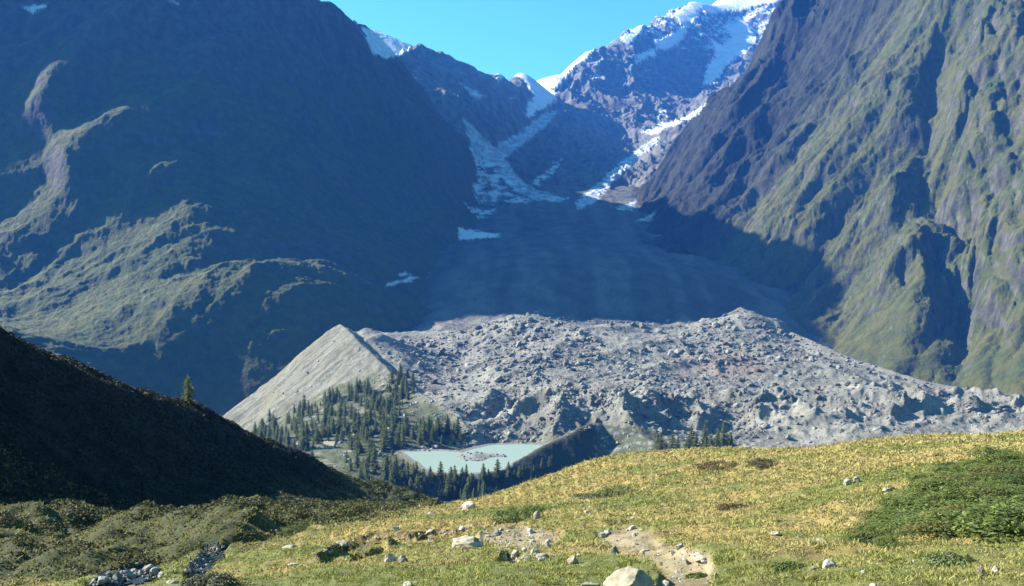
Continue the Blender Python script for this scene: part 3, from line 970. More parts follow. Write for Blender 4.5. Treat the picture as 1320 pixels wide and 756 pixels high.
for i, (a, b) in enumerate(q):
    x, y = at_z(a, b, LAKE_Z + .6)
    o = link('islet_rock', imesh[i % 4], None, (x, y, max(float(B.sample(x, y)), LAKE_Z - .4)))
    s = g_.uniform(.6, 2.0)
    o.scale = (s * 1.3, s, s * .9)
    o.rotation_euler = (0, 0, g_.uniform(0, 6))
    tag(o, lab, 'rock', 'rocks on the lake islet')

#  bushes and saplings between the trees
q = in_poly_px([(318, 560), (332, 548), (400, 518), (440, 506), (500, 480), (530, 500), (548, 560), (600, 560), (590, 576), (520, 578), (505, 606), (640, 614), (640, 640), (520, 644), (400, 600)], 3400, g_)
h = B.hit(q[:, 0], q[:, 1], 800, 1800, 420)
h = h[np.isfinite(h[:, 0]) & (h[:, 2] > LAKE_Z + .5)]
kk = 16
cs_ = np.repeat(np.clip(.5 + .5 * g_.pareto(2.5, len(h)), .5, 2.2), kk)
n_ = len(cs_)
off = g_.normal(0, .5, (n_, 3)) * cs_[:, None]
p_ = np.repeat(h, kk, 0) + off * np.array([1, 1, 0]) + np.stack([0 * cs_, 0 * cs_, np.abs(off[:, 2]) * 1.5 + .1], 1)
nn_ = g_.normal(0, .6, (n_, 3)) + np.array([-.3, -.3, .5])
nn_ /= np.linalg.norm(nn_, axis=1)[:, None]
t_ = np.cross(nn_, g_.normal(0, 1, (n_, 3)))
t_ /= np.linalg.norm(t_, axis=1)[:, None]
b_ = np.cross(nn_, t_)
L_ = (.45 * cs_ * g_.uniform(.6, 1.2, n_))[:, None]
UNDER = (np.stack([p_ - t_ * L_, p_ + b_ * L_ * .6, p_ + t_ * L_, p_ - b_ * L_ * .6], 1).reshape(-1, 3), np.repeat(mixc((.07, .095, .03), (.16, .17, .055), np.repeat(g_.random(len(h)), kk)), 4, 0))

#  boulders and stones of the meadow
STONES = [  # px, py of the base, width px, height px, tone, label, category
    (604, 658, 30, 14, (.46, .42, .36), 'pale hollow-sided boulder at the upper left edge of the meadow', 'boulder'),
    (503, 724, 20, 15, (.52, .49, .45), 'whitest stone of the pair lying on the open turf beside the eroded bank', 'stone'),
    (519, 725, 18, 12, (.24, .235, .23), 'dark grey stone leaning on the white one on the open turf', 'stone'),
    (603, 706, 44, 15, (.45, .40, .33), 'long low slab half sunk in turf left of the stony hollow', 'slab'),
    (650, 722, 12, 9, (.44, .41, .36), 'small round stone at the left mouth of the dark hollow', 'stone'),
    (664, 719, 15, 14, (.48, .44, .38), 'upright pale stone inside the dark hollow', 'stone'),
    (678, 722, 20, 9, (.42, .38, .31), 'squat tan stone in the middle of the stony hollow', 'stone'),
    (690, 716, 18, 11, (.47, .43, .37), 'tilted flat stone at the back of the stony hollow', 'stone'),
    (700, 722, 24, 11, (.36, .33, .29), 'broad brownish slab at the right end of the stony hollow', 'slab'),
    (706, 706, 8, 12, (.46, .44, .40), 'narrow pointed stone standing above the right end of the stony hollow', 'stone'),
    (664, 726, 22, 5, (.44, .39, .31), 'thin flat slab along the front lip of the stony hollow', 'slab'),
    (738, 726, 20, 14, (.38, .32, .26), 'ribbed brown stone standing between the hollow and the trail', 'stone'),
    (692, 668, 12, 12, (.36, .32, .29), 'small dark backed stone alone high on the meadow', 'stone'),
    (641, 675, 12, 9, (.40, .35, .30), 'reddish stone just above the bare trail patch', 'stone'),
    (815, 683, 14, 8, (.44, .40, .35), 'rounded stone where the trail begins to drop', 'stone'),
    (777, 692, 15, 7, (.34, .32, .29), 'flat grey stone on the left edge of the trail top', 'stone'),
    (792, 714, 17, 14, (.17, .155, .15), 'dark angular stone at the left side of the trail', 'stone'),
    (876, 707, 14, 8, (.34, .32, .30), 'grey stone with dark shadow on the right trail edge', 'stone'),
    (868, 714, 12, 6, (.45, .41, .34), 'low tan stone in the trail bed below the grey one', 'stone'),
    (901, 720, 26, 9, (.52, .48, .40), 'wide whitish outcrop at the right trail edge', 'stone'),
    (814, 764, 78, 34, (.36, .32, .25), 'largest boulder, humped and pale, at the bottom of the trail', 'boulder'),
    (760, 760, 36, 12, (.37, .33, .28), 'flat stone left of the humped boulder by the trail', 'stone'),
    (923, 748, 8, 14, (.50, .45, .35), 'small upright yellowish stone in grass right of the trail', 'stone'),
    (1275, 588, 26, 10, (.47, .44, .40), 'pale boulder above the green thicket near the skyline', 'boulder'),
    (1092, 625, 14, 10, (.48, .44, .39), 'left stone of the pale pair on the golden slope', 'stone'),
    (1104, 621, 13, 8, (.42, .39, .35), 'right stone of the pale pair on the golden slope', 'stone'),
    (1143, 633, 14, 6, (.40, .37, .34), 'flat stone at the upper corner of the green thicket', 'stone'),
    (1070, 732, 28, 15, (.50, .47, .44), 'rough white stone below the thicket', 'stone'),
    (1058, 700, 20, 7, (.44, .39, .32), 'flat tan stone above the rough white one', 'stone'),
    (526, 756, 18, 8, (.45, .42, .38), 'stone half cut by the bottom of the view on green turf', 'stone'),
    (1126, 757, 16, 7, (.46, .43, .40), 'small grey stone at the bottom edge below the thicket', 'stone'),
    (1264, 742, 16, 17, (.33, .28, .25), 'rough brown stone in the turf under the thicket', 'stone'),
    (1284, 741, 18, 15, (.42, .36, .31), 'paler of the two rough brown stones under the thicket', 'stone'),
    (379, 729, 24, 5, (.46, .43, .37), 'thin slab on the grass near the stream', 'slab'),
    (373, 707, 26, 5, (.44, .41, .36), 'pale slab above the slope near the upper stream reach', 'slab'),
    (556, 664, 14, 6, (.44, .41, .36), 'flat stone left of the hollow-sided boulder', 'stone'),
    (510, 684, 14, 7, (.42, .38, .33), 'stone caught in the eroded bank', 'stone'),
    (440, 703, 20, 7, (.43, .38, .32), 'flat stone on the lower step of the eroded bank', 'stone'),
    (222, 752, 22, 7, (.47, .44, .38), 'pale slab beside the flowering bush at the stream', 'slab'),
    (640, 690, 10, 5, (.4, .36, .3), 'stone at the left end of the bare trail patch', 'stone'),
    (757, 662, 14, 5, (.4, .37, .32), 'low stone in the green sedge patch of the meadow', 'stone'),
    (1000, 690, 18, 6, (.42, .38, .31), 'flat stone in the yellow grass between trail and thicket', 'stone'),
]
for i, (a, b, wpx, hpx, tone, lab, cat) in enumerate(STONES):
    p = A.hit(a, min(b, 775), 4.0, 120)[0]
    D_ = p[1]
    k_ = .78 if wpx < 40 else .95
    wd, ht = k_ * wpx * D_ / F, k_ * hpx * D_ / F
    V, Fc = rock_shape(4 if wpx > 40 else 3, 500 + i, 11, 0.09)
    V = V - np.array([(V[:, 0].max() + V[:, 0].min()) / 2, (V[:, 1].max() + V[:, 1].min()) / 2, 0])
    e = (V[:, 0].max() - V[:, 0].min())
    V[:, 0] *= wd / e
    V[:, 1] *= wd / e * (0.8 if wpx / hpx < 3 else .6)
    V[:, 2] *= ht * 1.35 / (V[:, 2].max() - V[:, 2].min())
    V[:, 2] -= V[:, 2].min() + ht * 0.35
    lich = sstep(0.1, 0.4, perlin(V[:, 0] / wd * 5 + i, V[:, 1] / wd * 5 + V[:, 2] / wd * 4, 8))[:, None]
    cc = np.array(tone)[None] * 1.12 * (1 - 0.45 * lich) * np.array([1.03, 1, .93])
    o = link('boulder' if cat == 'boulder' else ('stone_slab' if cat == 'slab' else 'stone'), mesh_np('stone', V, Fc, wpx > 40, cc, M_STONE), None, p)
    tag(o, lab, cat)

#  little stones of the trail and stony turf
q = np.concatenate([in_poly_px(t, 75, g_) for t in TRAIL] + [in_poly_px([(640, 700), (720, 696), (725, 726), (640, 728)], 60, g_), in_poly_px([(405, 718), (430, 700), (620, 676), (640, 684), (480, 700)], 70, g_),
                    in_poly_px([(520, 690), (950, 640), (1250, 720), (1250, 756), (540, 756)], 50, g_)])
h = A.hit(q[:, 0], q[:, 1], 4, 120, 500)
h = h[np.isfinite(h[:, 0])]
t = g_.uniform(.3, .5, len(h))
tag(scatter_rocks('trail_gravel', h, np.clip(.012 + .018 * g_.pareto(2.5, len(h)), .01, .07) * (h[:, 1] / 13), 23, M_STONE, np.stack([t, t * .92, t * .8], 1)), 'small pale stones scattered on the bare trail', 'gravel', kind='stuff')

#  stream: water, bed stones
st_keep = st > 0.45
sf = Field.__new__(Field)
sf.X, sf.Y, sf.Z = A.X, A.Y, A.Z + 0.045 + 0.02 * fbm(A.X / .25, A.Y / .25, 2, seed=12)
m_st = attr_mat('clear_stream_water', 3.0, 0.25, 0.22, .9, 1.1, 6.0, .04)
so_ = sf.build('stream_water', np.tile((0.03, 0.035, 0.04), (A.X.size, 1)).astype(np.float32), m_st, st_keep)
tag(so_, kind='structure')
smesh = []
for i in range(8):
    V, Fc = rock_shape(2, 700 + i, 8, .06)
    t = g_.uniform(.16, .5)
    smesh.append(mesh_np('stream_stone', V, Fc, False, np.tile((t, t * .96, t * .88), (len(V), 1)), M_STONE))
for s_, nn in ((STREAM_PX[0], 190), (STREAM_PX[1], 100)):
    pts = np.array(s_, float)
    for k in range(nn):
        u = g_.uniform(0, len(pts) - 1.001)
        i = int(u)
        a, b = pts[i] + (pts[i + 1] - pts[i]) * (u - i) + g_.normal(0, (6.5, 3.8))
        p = A.hit(a, min(b, 757), 8, 120)[0]
        if not np.isfinite(p[0]):
            continue
        o = link('stream_stone', smesh[g_.integers(8)], None, (p[0], p[1], p[2] + .06))
        z = np.clip(.03 + .026 * g_.pareto(2.2), .03, .15)
        o.scale = (z * g_.uniform(.9, 1.6), z, z * g_.uniform(.6, .9))
        o.rotation_euler = (g_.normal(0, .2), g_.normal(0, .2), g_.uniform(0, 6.3))
        tag(o, 'pale wet stone lying in the little stream', 'stone', 'stones in the stream bed')

# ------------------------------------------------------------------ plants
M_LEAF = attr_mat('leafy_green', 3.0, 0.0, 0.75, 0.7, 1.3, translucent=0.25)
M_GRASS = attr_mat('alpine_grass', 1.2, 0.0, 0.8, 0.8, 1.2, translucent=0.3, detail=3)
M_NEEDLE = attr_mat('conifer_needles', 0.4, 0.0, 0.85, 0.75, 1.25, translucent=0.55, detail=3)
M_BARK = attr_mat('conifer_bark', 2.0, 0.0, 0.9, 0.8, 1.2)


def samp(G, x, y):
    z0 = A.Z
    A.Z = G
    r_ = A.sample(x, y)
    A.Z = z0
    return r_


#  grass: one triangle per blade, density following the view distance
NB = 900000
g_ = np.random.default_rng(31)
rr = 4.6 * (105 / 4.6) ** g_.random(NB)
th = np.radians(g_.uniform(-37, 37, NB))
x, y = rr * np.sin(th), rr * np.cos(th)
# gather blades into tussocks
cs = 0.22 + 0.012 * rr
cx_, cy_ = np.round(x / cs) * cs, np.round(y / cs) * cs
jx, jy = perlin(cx_ * 7.7, cy_ * 7.7, 501) * cs * .6, perlin(cx_ * 7.7 + 99, cy_ * 7.7, 502) * cs * .6
pull = 0.45 * g_.random(NB)
x, y = x + (cx_ + jx - x) * pull, y + (cy_ + jy - y) * pull
blk = samp(GRASS_BLOCK, x, y)
hl = samp(hol, x, y)
d1 = fbm(x / 1.3, y / 1.3, 3, seed=503)
d2 = fbm(x / 5, y / 5, 3, seed=506)
kp = (g_.random(NB) > blk * .93) & (g_.random(NB) < (0.55 + 0.6 * d1 + 0.35) * (1 - 0.45 * hl))
x, y, rr = x[kp], y[kp], rr[kp]
z = A.sample(x, y) - 0.01
n = len(x)
n1 = fbm(x / 7, y / 7, 4, 0.55, seed=341)
n2 = fbm(x / 0.9, y / 0.9, 4, 0.6, seed=342)
gold = sstep(-.25, .35, 1.5 * n1 + .45 * n2 + 0.40 * sstep(18, 60, rr) - 0.10 + g_.normal(0, .09, n))
tus = 0.6 + 0.8 * sstep(-.3, .4, fbm(x / .7, y / .7, 2, seed=505))
hgt = (0.018 + 0.0011 * rr) * g_.uniform(.5, 1.35, n) * tus * (1 + .4 * gold)
wid = 0.0012 * rr * g_.uniform(.6, 1.3, n) + .002
a = g_.uniform(0, 2 * np.pi, n)
b = a + g_.normal(0, .9, n) + np.pi / 2
ln = np.abs(g_.normal(0, 1.0, n)) * hgt
Vb = np.empty((n, 3, 3))
Vb[:, 0] = np.stack([x - np.cos(a) * wid, y - np.sin(a) * wid, z], 1)
Vb[:, 1] = np.stack([x + np.cos(a) * wid, y + np.sin(a) * wid, z], 1)
Vb[:, 2] = np.stack([x + np.cos(b) * ln, y + np.sin(b) * ln, z + hgt], 1)
green = mixc((0.25, 0.265, 0.065), (0.36, 0.35, 0.10), g_.random(n))
straw = mixc((0.46, 0.37, 0.13), (0.56, 0.47, 0.22), g_.random(n))
cg = mixc(green, straw, gold * .85)
cg = mixc(cg, (0.16, 0.11, 0.05), (g_.random(n) < .05 + .5 * sstep(.25, .5, fbm(x / 1.6, y / 1.1, 3, seed=507))) * 1.0)
cg = cg * (0.91 + 0.18 * g_.random(n))[:, None]
cg = mixc(cg, (0.17, 0.175, 0.05), sstep(.3, .8, samp(hol, x, y)) * .75)
gr = link('meadow_grass', mesh_np('meadow_grass', Vb.reshape(-1, 3), np.arange(n * 3).reshape(-1, 3), False, np.repeat(cg, 3, 0), M_GRASS))
tag(gr, 'short yellow green alpine grass covering the meadow', 'grass', kind='stuff')


def leaf_mound(n, rx, ry, rz, leaf, seed, cols, spiky=0.0):
    """a low shrub: many small leaves in clumps over an uneven dome"""
    g = np.random.default_rng(seed)
    nc = max(6, n // 40)
    ca = g.uniform(0, 2 * np.pi, nc)
    cr = np.sqrt(g.random(nc)) * .85
    ccx, ccy = np.cos(ca) * cr, np.sin(ca) * cr
    ccz = np.sqrt(np.maximum(0, 1 - cr ** 2)) * g.uniform(.55, 1.0, nc)
    k = g.integers(0, nc, n)
    off = g.normal(0, 1, (n, 3))
    off /= np.linalg.norm(off, axis=1)[:, None]
    off *= (g.random(n)[:, None] ** .4) * np.array([.24, .24, .22])
    px_, py_, pz_ = ccx[k] + off[:, 0], ccy[k] + off[:, 1], ccz[k] + off[:, 2]
    pz_ = np.maximum(pz_, .03)
    p = np.stack([px_ * rx, py_ * ry, pz_ * rz], 1)
    nrm = off / .24 + np.array([0, 0, .7]) + g.normal(0, .5, (n, 3))
    nrm /= np.linalg.norm(nrm, axis=1)[:, None]
    t = np.cross(nrm, g.normal(0, 1, (n, 3)))
    t /= np.linalg.norm(t, axis=1)[:, None]
    bt = np.cross(nrm, t)
    L = leaf * g.uniform(.6, 1.3, n)[:, None]
    V = np.stack([p - t * L, p + bt * L * (.45 - .25 * spiky), p + t * L, p - bt * L * (.45 - .25 * spiky)], 1).reshape(-1, 3)
    tone = g.random(n)
    c = mixc(cols[0], cols[1], tone)
    return V, np.arange(n * 4).reshape(-1, 4), np.repeat(c, 4, 0)


def mound_mesh(name, *a, **k):
    V, Fc, c = leaf_mound(*a, **k)
    return mesh_np(name, V, Fc, False, c, M_LEAF)


#  the green thicket on the right
g_ = np.random.default_rng(41)
TH_POLY = [(1322, 592), (1290, 590), (1240, 600), (1200, 625), (1150, 655), (1110, 682), (1090, 700), (1130, 706), (1180, 700), (1230, 694), (1290, 700), (1325, 700)]
tm_ = [mound_mesh('juniper_shrub', 3000, 1, 1, 1, .055, 60 + i, ((.09, .125, .03), (.19, .235, .055))) for i in range(5)] + [mound_mesh('juniper_shrub', 2400, 1, 1, 1, .055, 70 + i, [((.05, .075, .022), (.115, .15, .04)), ((.12, .12, .035), (.20, .20, .06))][i]) for i in range(2)]
q = in_poly_px(TH_POLY, 190, g_)
q = q[np.argsort(q[:, 1])]
h = A.hit(q[:, 0], q[:, 1], 5, 120)
placed = []
for p, (a, b) in zip(h, q):
    if g_.random() < .12:
        continue
    s = g_.uniform(.34, .80) * (0.38 + 0.62 * sstep(1100, 1260, a))
    if not np.isfinite(p[0]) or any(math.hypot(p[0] - u, p[1] - v) < .72 * s for u, v in placed):
        continue
    placed.append((p[0], p[1]))
    o = link('juniper_shrub', tm_[len(placed) % 7], None, (p[0], p[1], p[2] - .04))
    o.scale = (s * 1.15, s * 1.15, s * g_.uniform(.3, .72))
    o.rotation_euler = (0, 0, g_.uniform(0, 6.3))
    tag(o, 'low dark green shrub within the dense thicket on the right of the meadow', 'shrub', 'shrubs of the green thicket')
print('thicket', len(placed))
#  single low shrubs
for a, b, s, fl, pal, lab in [
    (268, 760, .42, .5, ((.03, .036, .016), (.12, .125, .08)), 'small bush with pale flower heads beside the stream'),
    (800, 640, 1.6, .16, ((.060, .075, .030), (.11, .115, .05)), 'flat grey green cushion plant in the upper middle of the meadow'),
    (760, 645, 1.1, .14, ((.060, .075, .030), (.11, .115, .05)), 'smaller flat cushion plant left of the grey green one'),
    (660, 672, .8, .5, ((.055, .08, .02), (.12, .15, .04)), 'bright green bush above the bare trail patch'),
    (690, 662, .55, .4, ((.055, .08, .02), (.12, .15, .04)), 'small green bush behind the lone dark backed stone'),
    (930, 604, 1.6, .12, ((.07, .045, .025), (.12, .085, .04)), 'dark brown heather patch high on the meadow right of centre'),
    (985, 600, .9, .3, ((.05, .05, .03), (.09, .08, .04)), 'dark heather tuft right of the brown heather patch'),
    (945, 656, .45, .18, ((.08, .05, .03), (.14, .1, .05)), 'reddish brown tuft in the golden grass below the heather'),
    (1020, 735, .22, .35, ((.06, .075, .02), (.12, .14, .04)), 'dark green bush left of the rough white stone'),
    (1120, 700, .30, .45, ((.035, .05, .02), (.08, .1, .03)), 'dark little bush at the lower left tip of the thicket'),
    (1230, 728, .28, .28, ((.06, .08, .03), (.12, .14, .05)), 'blue green bush between the thicket and the brown stones'),
    (900, 745, .15, .4, ((.05, .07, .02), (.12, .14, .04)), 'leafy tuft right of the lower trail'),
    (380, 690, .8, .5, ((.05, .07, .02), (.11, .13, .04)), 'round green bush at the edge of the heath hollow'),
]:
    p = A.hit(a, min(b, 770), 4, 120)[0]
    o = link('low_shrub', mound_mesh('low_shrub', 2200, s, s, s * fl, .030 * (s / .5) ** .5, int(a), tuple(tuple(v * 1.7 for v in q_) for q_ in pal)), None, (p[0], p[1], p[2] - .03))
    tag(o, lab, 'shrub')

#  heath: dark dwarf shrubs in mounds over the hollow and the hill, the hill's shade painted in
g_ = np.random.default_rng(51)
n = 620000
rr = 24 * (235 / 24) ** g_.random(n)
th = np.radians(g_.uniform(-31, 4, n))
x, y = rr * np.sin(th), rr * np.cos(th)
hl = np.maximum(samp(hol, x, y), samp(hill, x, y))
cv = fbm(x / 3.5, y / 3.5, 3, seed=511)
kp = g_.random(n) < hl * np.maximum(sstep(-.35, .15, cv - .35 * sstep(75, 45, rr)), .95 * samp(hill, x, y))
x, y, rr, cv = x[kp], y[kp], rr[kp], cv[kp]
n = len(x)
top = sstep(-.4, .5, cv) * (.6 + .45 * perlin(x / .8, y / .8, 512))
z = A.sample(x, y) + np.clip(top, 0, 1) * g_.random(n) ** .5 * .55
L = (.022 + .0012 * rr) * g_.uniform(.6, 1.3, n)
nrm = g_.normal(0, .6, (n, 3)) + np.array([0, 0, .8])
nrm /= np.linalg.norm(nrm, axis=1)[:, None]
t = np.cross(nrm, g_.normal(0, 1, (n, 3)))
t /= np.linalg.norm(t, axis=1)[:, None]
bt = np.cross(nrm, t)
p = np.stack([x, y, z], 1)
L = L[:, None]
V = np.stack([p - t * L, p + bt * L * .5, p + t * L, p - bt * L * .5], 1).reshape(-1, 3)
pat = sstep(-.2, .3, fbm(x / 6, y / 6, 3, seed=513) + g_.normal(0, .15, n))
c = mixc((.026, .034, .011), (.064, .058, .021), pat)
c = mixc(c, (.15, .16, .045), (g_.random(n) < .25 + .3 * sstep(.0, .4, fbm(x / 9, y / 9, 2, seed=515))) * 1.0)
c = mixc(c, (.012, .015, .008), samp(hill, x, y) * .88)  # leaves on the hill darkened to paint in its shade
hs = link('heath_undergrowth', mesh_np('heath_undergrowth', V, np.arange(n * 4).reshape(-1, 4), False, np.repeat(c, 4, 0), M_LEAF))
tag(hs, 'dark dwarf heath covering the hollow and the hill, painted darker on the hill for its shade', 'heath', kind='stuff')


uo = link('forest_undergrowth', mesh_np('forest_undergrowth', UNDER[0], np.arange(len(UNDER[0])).reshape(-1, 4), False, UNDER[1], M_LEAF))
tag(uo, 'low green bushes between the conifers near the lake', 'undergrowth', kind='stuff')

# ------------------------------------------------------------------ trees
def conifer(seed, R, whorls, per, c0, c1, droop=.25, gap=0.0):
    """unit-high crown of drooping sprays and a tapered trunk"""
    g = np.random.default_rng(seed)
    V, Cc = [], []
    for k in range(whorls):
        hf = .08 + .90 * (k / whorls) ** 0.95
        rad = R * (1 - hf) ** .8 * g.uniform(.75, 1.15) + .012
        for j in range(per):
            if g.random() < gap:
                continue
            a = 2 * math.pi * (j + g.uniform(-.35, .35)) / per + k * 1.1
            ln = rad * g.uniform(.65, 1.2)
            d = np.array([math.cos(a), math.sin(a), 0])
            s = np.array([-math.sin(a), math.cos(a), 0])
            z0 = hf + g.uniform(-.02, .02)
            tone = g.random()
            for q_ in range(4):
                f0, f1 = q_ / 4, (q_ + 1.15) / 4
                w0 = ln * (.34 * (1 - f0) + .08) * g.uniform(.7, 1.3)
                zz0, zz1 = z0 - droop * ln * f0 ** 1.4, z0 - droop * ln * f1 ** 1.4 - g.uniform(.0, .018)
                p0, p1 = d * ln * f0, d * ln * f1
                V.append([p0 + s * w0 + (0, 0, zz0 - g.uniform(.004, .03)), p0 - s * w0 + (0, 0, zz0 - g.uniform(.004, .03)), p1 + (0, 0, zz1)])
                V.append([p0 + (0, 0, zz0 + .012), p0 + s * w0 * .3 + (0, 0, zz0 - .035), p1 + (0, 0, zz1 - .03)])
                Cc += [tone * .8 + .2 * g.random()] * 2
    V = np.array(V).reshape(-1, 3)
    c = np.repeat(mixc(c0, c1, np.array(Cc)), 3, 0)
    crown = mesh_np('crown', V, np.arange(len(V)).reshape(-1, 3), False, c, M_NEEDLE)
    n_ = 7
    tv, tf = [], []
    for i, (zz, rr_) in enumerate(((-.03, .022), (.02, .017), (.5, .010), (.95, .002))):
        tv += [(rr_ * math.cos(6.2832 * j / n_), rr_ * math.sin(6.2832 * j / n_), zz) for j in range(n_)]
        if i:
            tf += [((i - 1) * n_ + j, (i - 1) * n_ + (j + 1) % n_, i * n_ + (j + 1) % n_, i * n_ + j) for j in range(n_)]
    trunk = mesh_np('trunk', np.array(tv), np.array(tf), True, np.tile((.10, .075, .055), (len(tv), 1)), M_BARK)
    return crown, trunk


SPRUCE = [conifer(100 + i, R, w_, 8, (.15, .19, .07), (.24, .28, .10), .25, .08) for i, (R, w_) in enumerate([(.27, 17), (.33, 16), (.25, 18), (.36, 15), (.30, 17), (.26, 16)])]
LARCH = [conifer(200 + i, R, w_, 7, (.14, .165, .045), (.21, .235, .065), .15, .18) for i, (R, w_) in enumerate([(.30, 15), (.37, 14), (.33, 15)])]
GOLDEN = [conifer(250, .22, 14, 7, (.16, .13, .03), (.24, .18, .045), .15, .22)]


def tree(name, proto, p, hgt, label, group=None, rz=0.0, wide=1.0):
    e = bpy.data.objects.new(name, None)
    e.empty_display_size = .1
    COL.objects.link(e)
    e.location = p
    e.scale = (hgt * wide, hgt * wide, hgt)
    e.rotation_euler = (0, 0, rz)
    link('crown', proto[0], e)
    link('trunk', proto[1], e)
    return tag(e, label, 'tree', group)


g_ = np.random.default_rng(61)
HUT_PX = (425, 577)
ZONES = [  # polygon in pixels of the tree feet, number, share of larch, heights, label, group
    ([(318, 566), (332, 548), (400, 524), (440, 506), (470, 500), (520, 540), (548, 560), (520, 576), (505, 590), (470, 590), (440, 600), (400, 590), (360, 580)], 225, .42, (13, 23),
     'conifer in the open wood below the grey moraine slope', 'conifers below the moraine'),
    ([(490, 492), (512, 480), (528, 486), (536, 505), (520, 528), (498, 518)], 24, .1, (15, 24), 'dark conifer in the clump climbing towards the moraine crest', 'conifers near the moraine crest'),
    ([(545, 560), (560, 548), (592, 562), (596, 574), (560, 578), (536, 576)], 24, .3, (15, 24), 'conifer standing on the far left shore of the lake', 'conifers on the far lake shore'),
    ([(505, 606), (540, 611), (570, 613), (640, 613), (660, 612), (640, 640), (600, 646), (540, 644), (500, 632)], 70, .4, (11, 22), 'conifer on the dark near rim of the lake', 'conifers on the near lake rim'),
    ([(440, 600), (505, 596), (520, 612), (505, 640), (460, 624)], 26, .35, (14, 24), 'conifer left of the lake behind the grassy spur', 'conifers left of the lake'),
    ([(655, 610), (690, 598), (716, 590), (712, 612), (660, 632)], 9, .3, (10, 17), 'small conifer on the shaded slope right of the lake rim', 'conifers on the shaded cone'),
    ([(838, 590), (870, 586), (945, 584), (945, 592), (840, 598)], 22, .35, (19, 32), 'conifer showing its top behind the skyline of the meadow', 'conifers behind the meadow skyline'),
]
for poly, nt_, lar, hr, lab, grp in ZONES:
    q = in_poly_px(poly, nt_ * 9, g_)
    h = B.hit(q[:, 0], q[:, 1], 700, 1900, 420)
    kept = []
    for p, (a, b) in zip(h, q):
        if not np.isfinite(p[0]) or len(kept) >= nt_ or (abs(a - HUT_PX[0]) < 16 and HUT_PX[1] - 6 < b < HUT_PX[1] + 22):
            continue
        if fbm(np.array([p[0] / 40]), np.array([p[1] / 40]), 2, seed=520)[0] < -.42:
            continue
        if any(math.hypot(p[0] - u, p[1] - v) < 4.2 for u, v in kept):
            continue
        kept.append((p[0], p[1]))
        s = g_.uniform(*hr) * g_.choice([.5, .7, .9, 1, 1.15])
        if g_.random() < lar:
            tree('larch', LARCH[g_.integers(3)], p, s, 'pale green larch, a ' + lab if False else lab.replace('conifer', 'pale green larch').replace('dark ', '').replace('small ', 'small '), grp.replace('conifers', 'larches'), g_.uniform(0, 6.3), g_.uniform(.9, 1.25))
        else:
            tree('spruce', SPRUCE[g_.integers(6)], p, s, lab.replace('conifer', 'dark green spruce').replace('dark dark', 'dark'), grp.replace('conifers', 'spruces'), g_.uniform(0, 6.3), g_.uniform(.9, 1.25))
    print(grp, len(kept))
for a, b, s, lab, pr in [
    (342, 563, 17, 'golden autumn larch at the edge of the shaded hill', GOLDEN[0]),
    (376, 584, 15, 'second golden larch further down the edge of the shaded hill', GOLDEN[0]),
]:
    p = B.hit(a, b, 700, 1700)[0]
    tree('larch', pr, p, s, lab, None, 1.0, 1.1)
p = A.hit(243, 522, 100, 260)[0]
p = P(243, 520, 169)
p = (p[0], p[1], float(A.sample(p[0], p[1])))
tree('larch', LARCH[0], p, 5.4, 'lone young larch on the crest of the shaded hill', None, .4, 1.0)

# ------------------------------------------------------------------ the stone hut in the clearing
p = B.hit(*HUT_PX, 700, 1700)[0]


def plain(name, col, sc=1.0, bump=.3):
    m, nt, b = new_mat(name)
    tc = N(nt, 'ShaderNodeTexCoord')
    nz = N(nt, 'ShaderNodeTexNoise', Scale=sc, Detail=6.0)
    nt.links.new(tc.outputs['Object'], nz.inputs['Vector'])
    rp = N(nt, 'ShaderNodeMix', data_type='RGBA')
    nt.links.new(nz.outputs['Fac'], rp.inputs[0])
    rp.inputs[6].default_value = (*[v * .75 for v in col], 1)
    rp.inputs[7].default_value = (*[min(1, v * 1.2) for v in col], 1)
    nt.links.new(rp.outputs[2], b.inputs['Base Color'])
    b.inputs['Roughness'].default_value = .9
    return m


def boxes(name, bs, mat, parent):
    V, Fc = [], []
    for (x0, x1, y0, y1, z0, z1) in bs:
        k = len(V)
        V += [(x, y, z) for z in (z0, z1) for y in (y0, y1) for x in (x0, x1)]
        Fc += [[k + i for i in f] for f in ((0, 2, 3, 1), (4, 5, 7, 6), (0, 1, 5, 4), (2, 6, 7, 3), (0, 4, 6, 2), (1, 3, 7, 5))]
    me = mesh_np(name, np.array(V), np.array(Fc), False)
    me.materials.append(mat)
    return link(name, me, parent)


hut = bpy.data.objects.new('stone_hut', None)
COL.objects.link(hut)
hut.location = (p[0], p[1], p[2] - .8)
hut.rotation_euler = (0, 0, math.radians(-14))
tag(hut, 'stone hut with tan roof and whitish gable in the forest clearing', 'hut')
M_WALL = plain('rubble_masonry', (.42, .40, .36))
V = [(-6, -3.5, 0), (6, -3.5, 0), (6, 3.5, 0), (-6, 3.5, 0), (-6, -3.5, 4.2), (6, -3.5, 4.2), (6, 3.5, 4.2), (-6, 3.5, 4.2), (-6, 0, 7.2), (6, 0, 7.2)]
me = bpy.data.meshes.new('wall')
me.from_pydata(V, [], [(0, 1, 5, 4), (1, 2, 6, 9, 5), (2, 3, 7, 6), (3, 0, 4, 8, 7)])
me.materials.append(M_WALL)
link('wall', me, hut)
me = bpy.data.meshes.new('roof')
rv = [(-6.8, -4.4, 3.55), (6.8, -4.4, 3.55), (6.8, 0, 7.35), (-6.8, 0, 7.35), (-6.8, 4.4, 3.55), (6.8, 4.4, 3.55)]
rv += [(x, y, z + .3) for x, y, z in rv]
me.from_pydata(rv, [], [(0, 1, 2, 3), (3, 2, 5, 4), (6, 9, 8, 7), (9, 10, 11, 8), (0, 6, 7, 1), (4, 5, 11, 10), (0, 3, 9, 6), (3, 4, 10, 9), (1, 7, 8, 2), (2, 8, 11, 5)])
me.materials.append(plain('tan_roof_boards', (.40, .30, .17), 2.0))
rf = link('roof', me, hut)
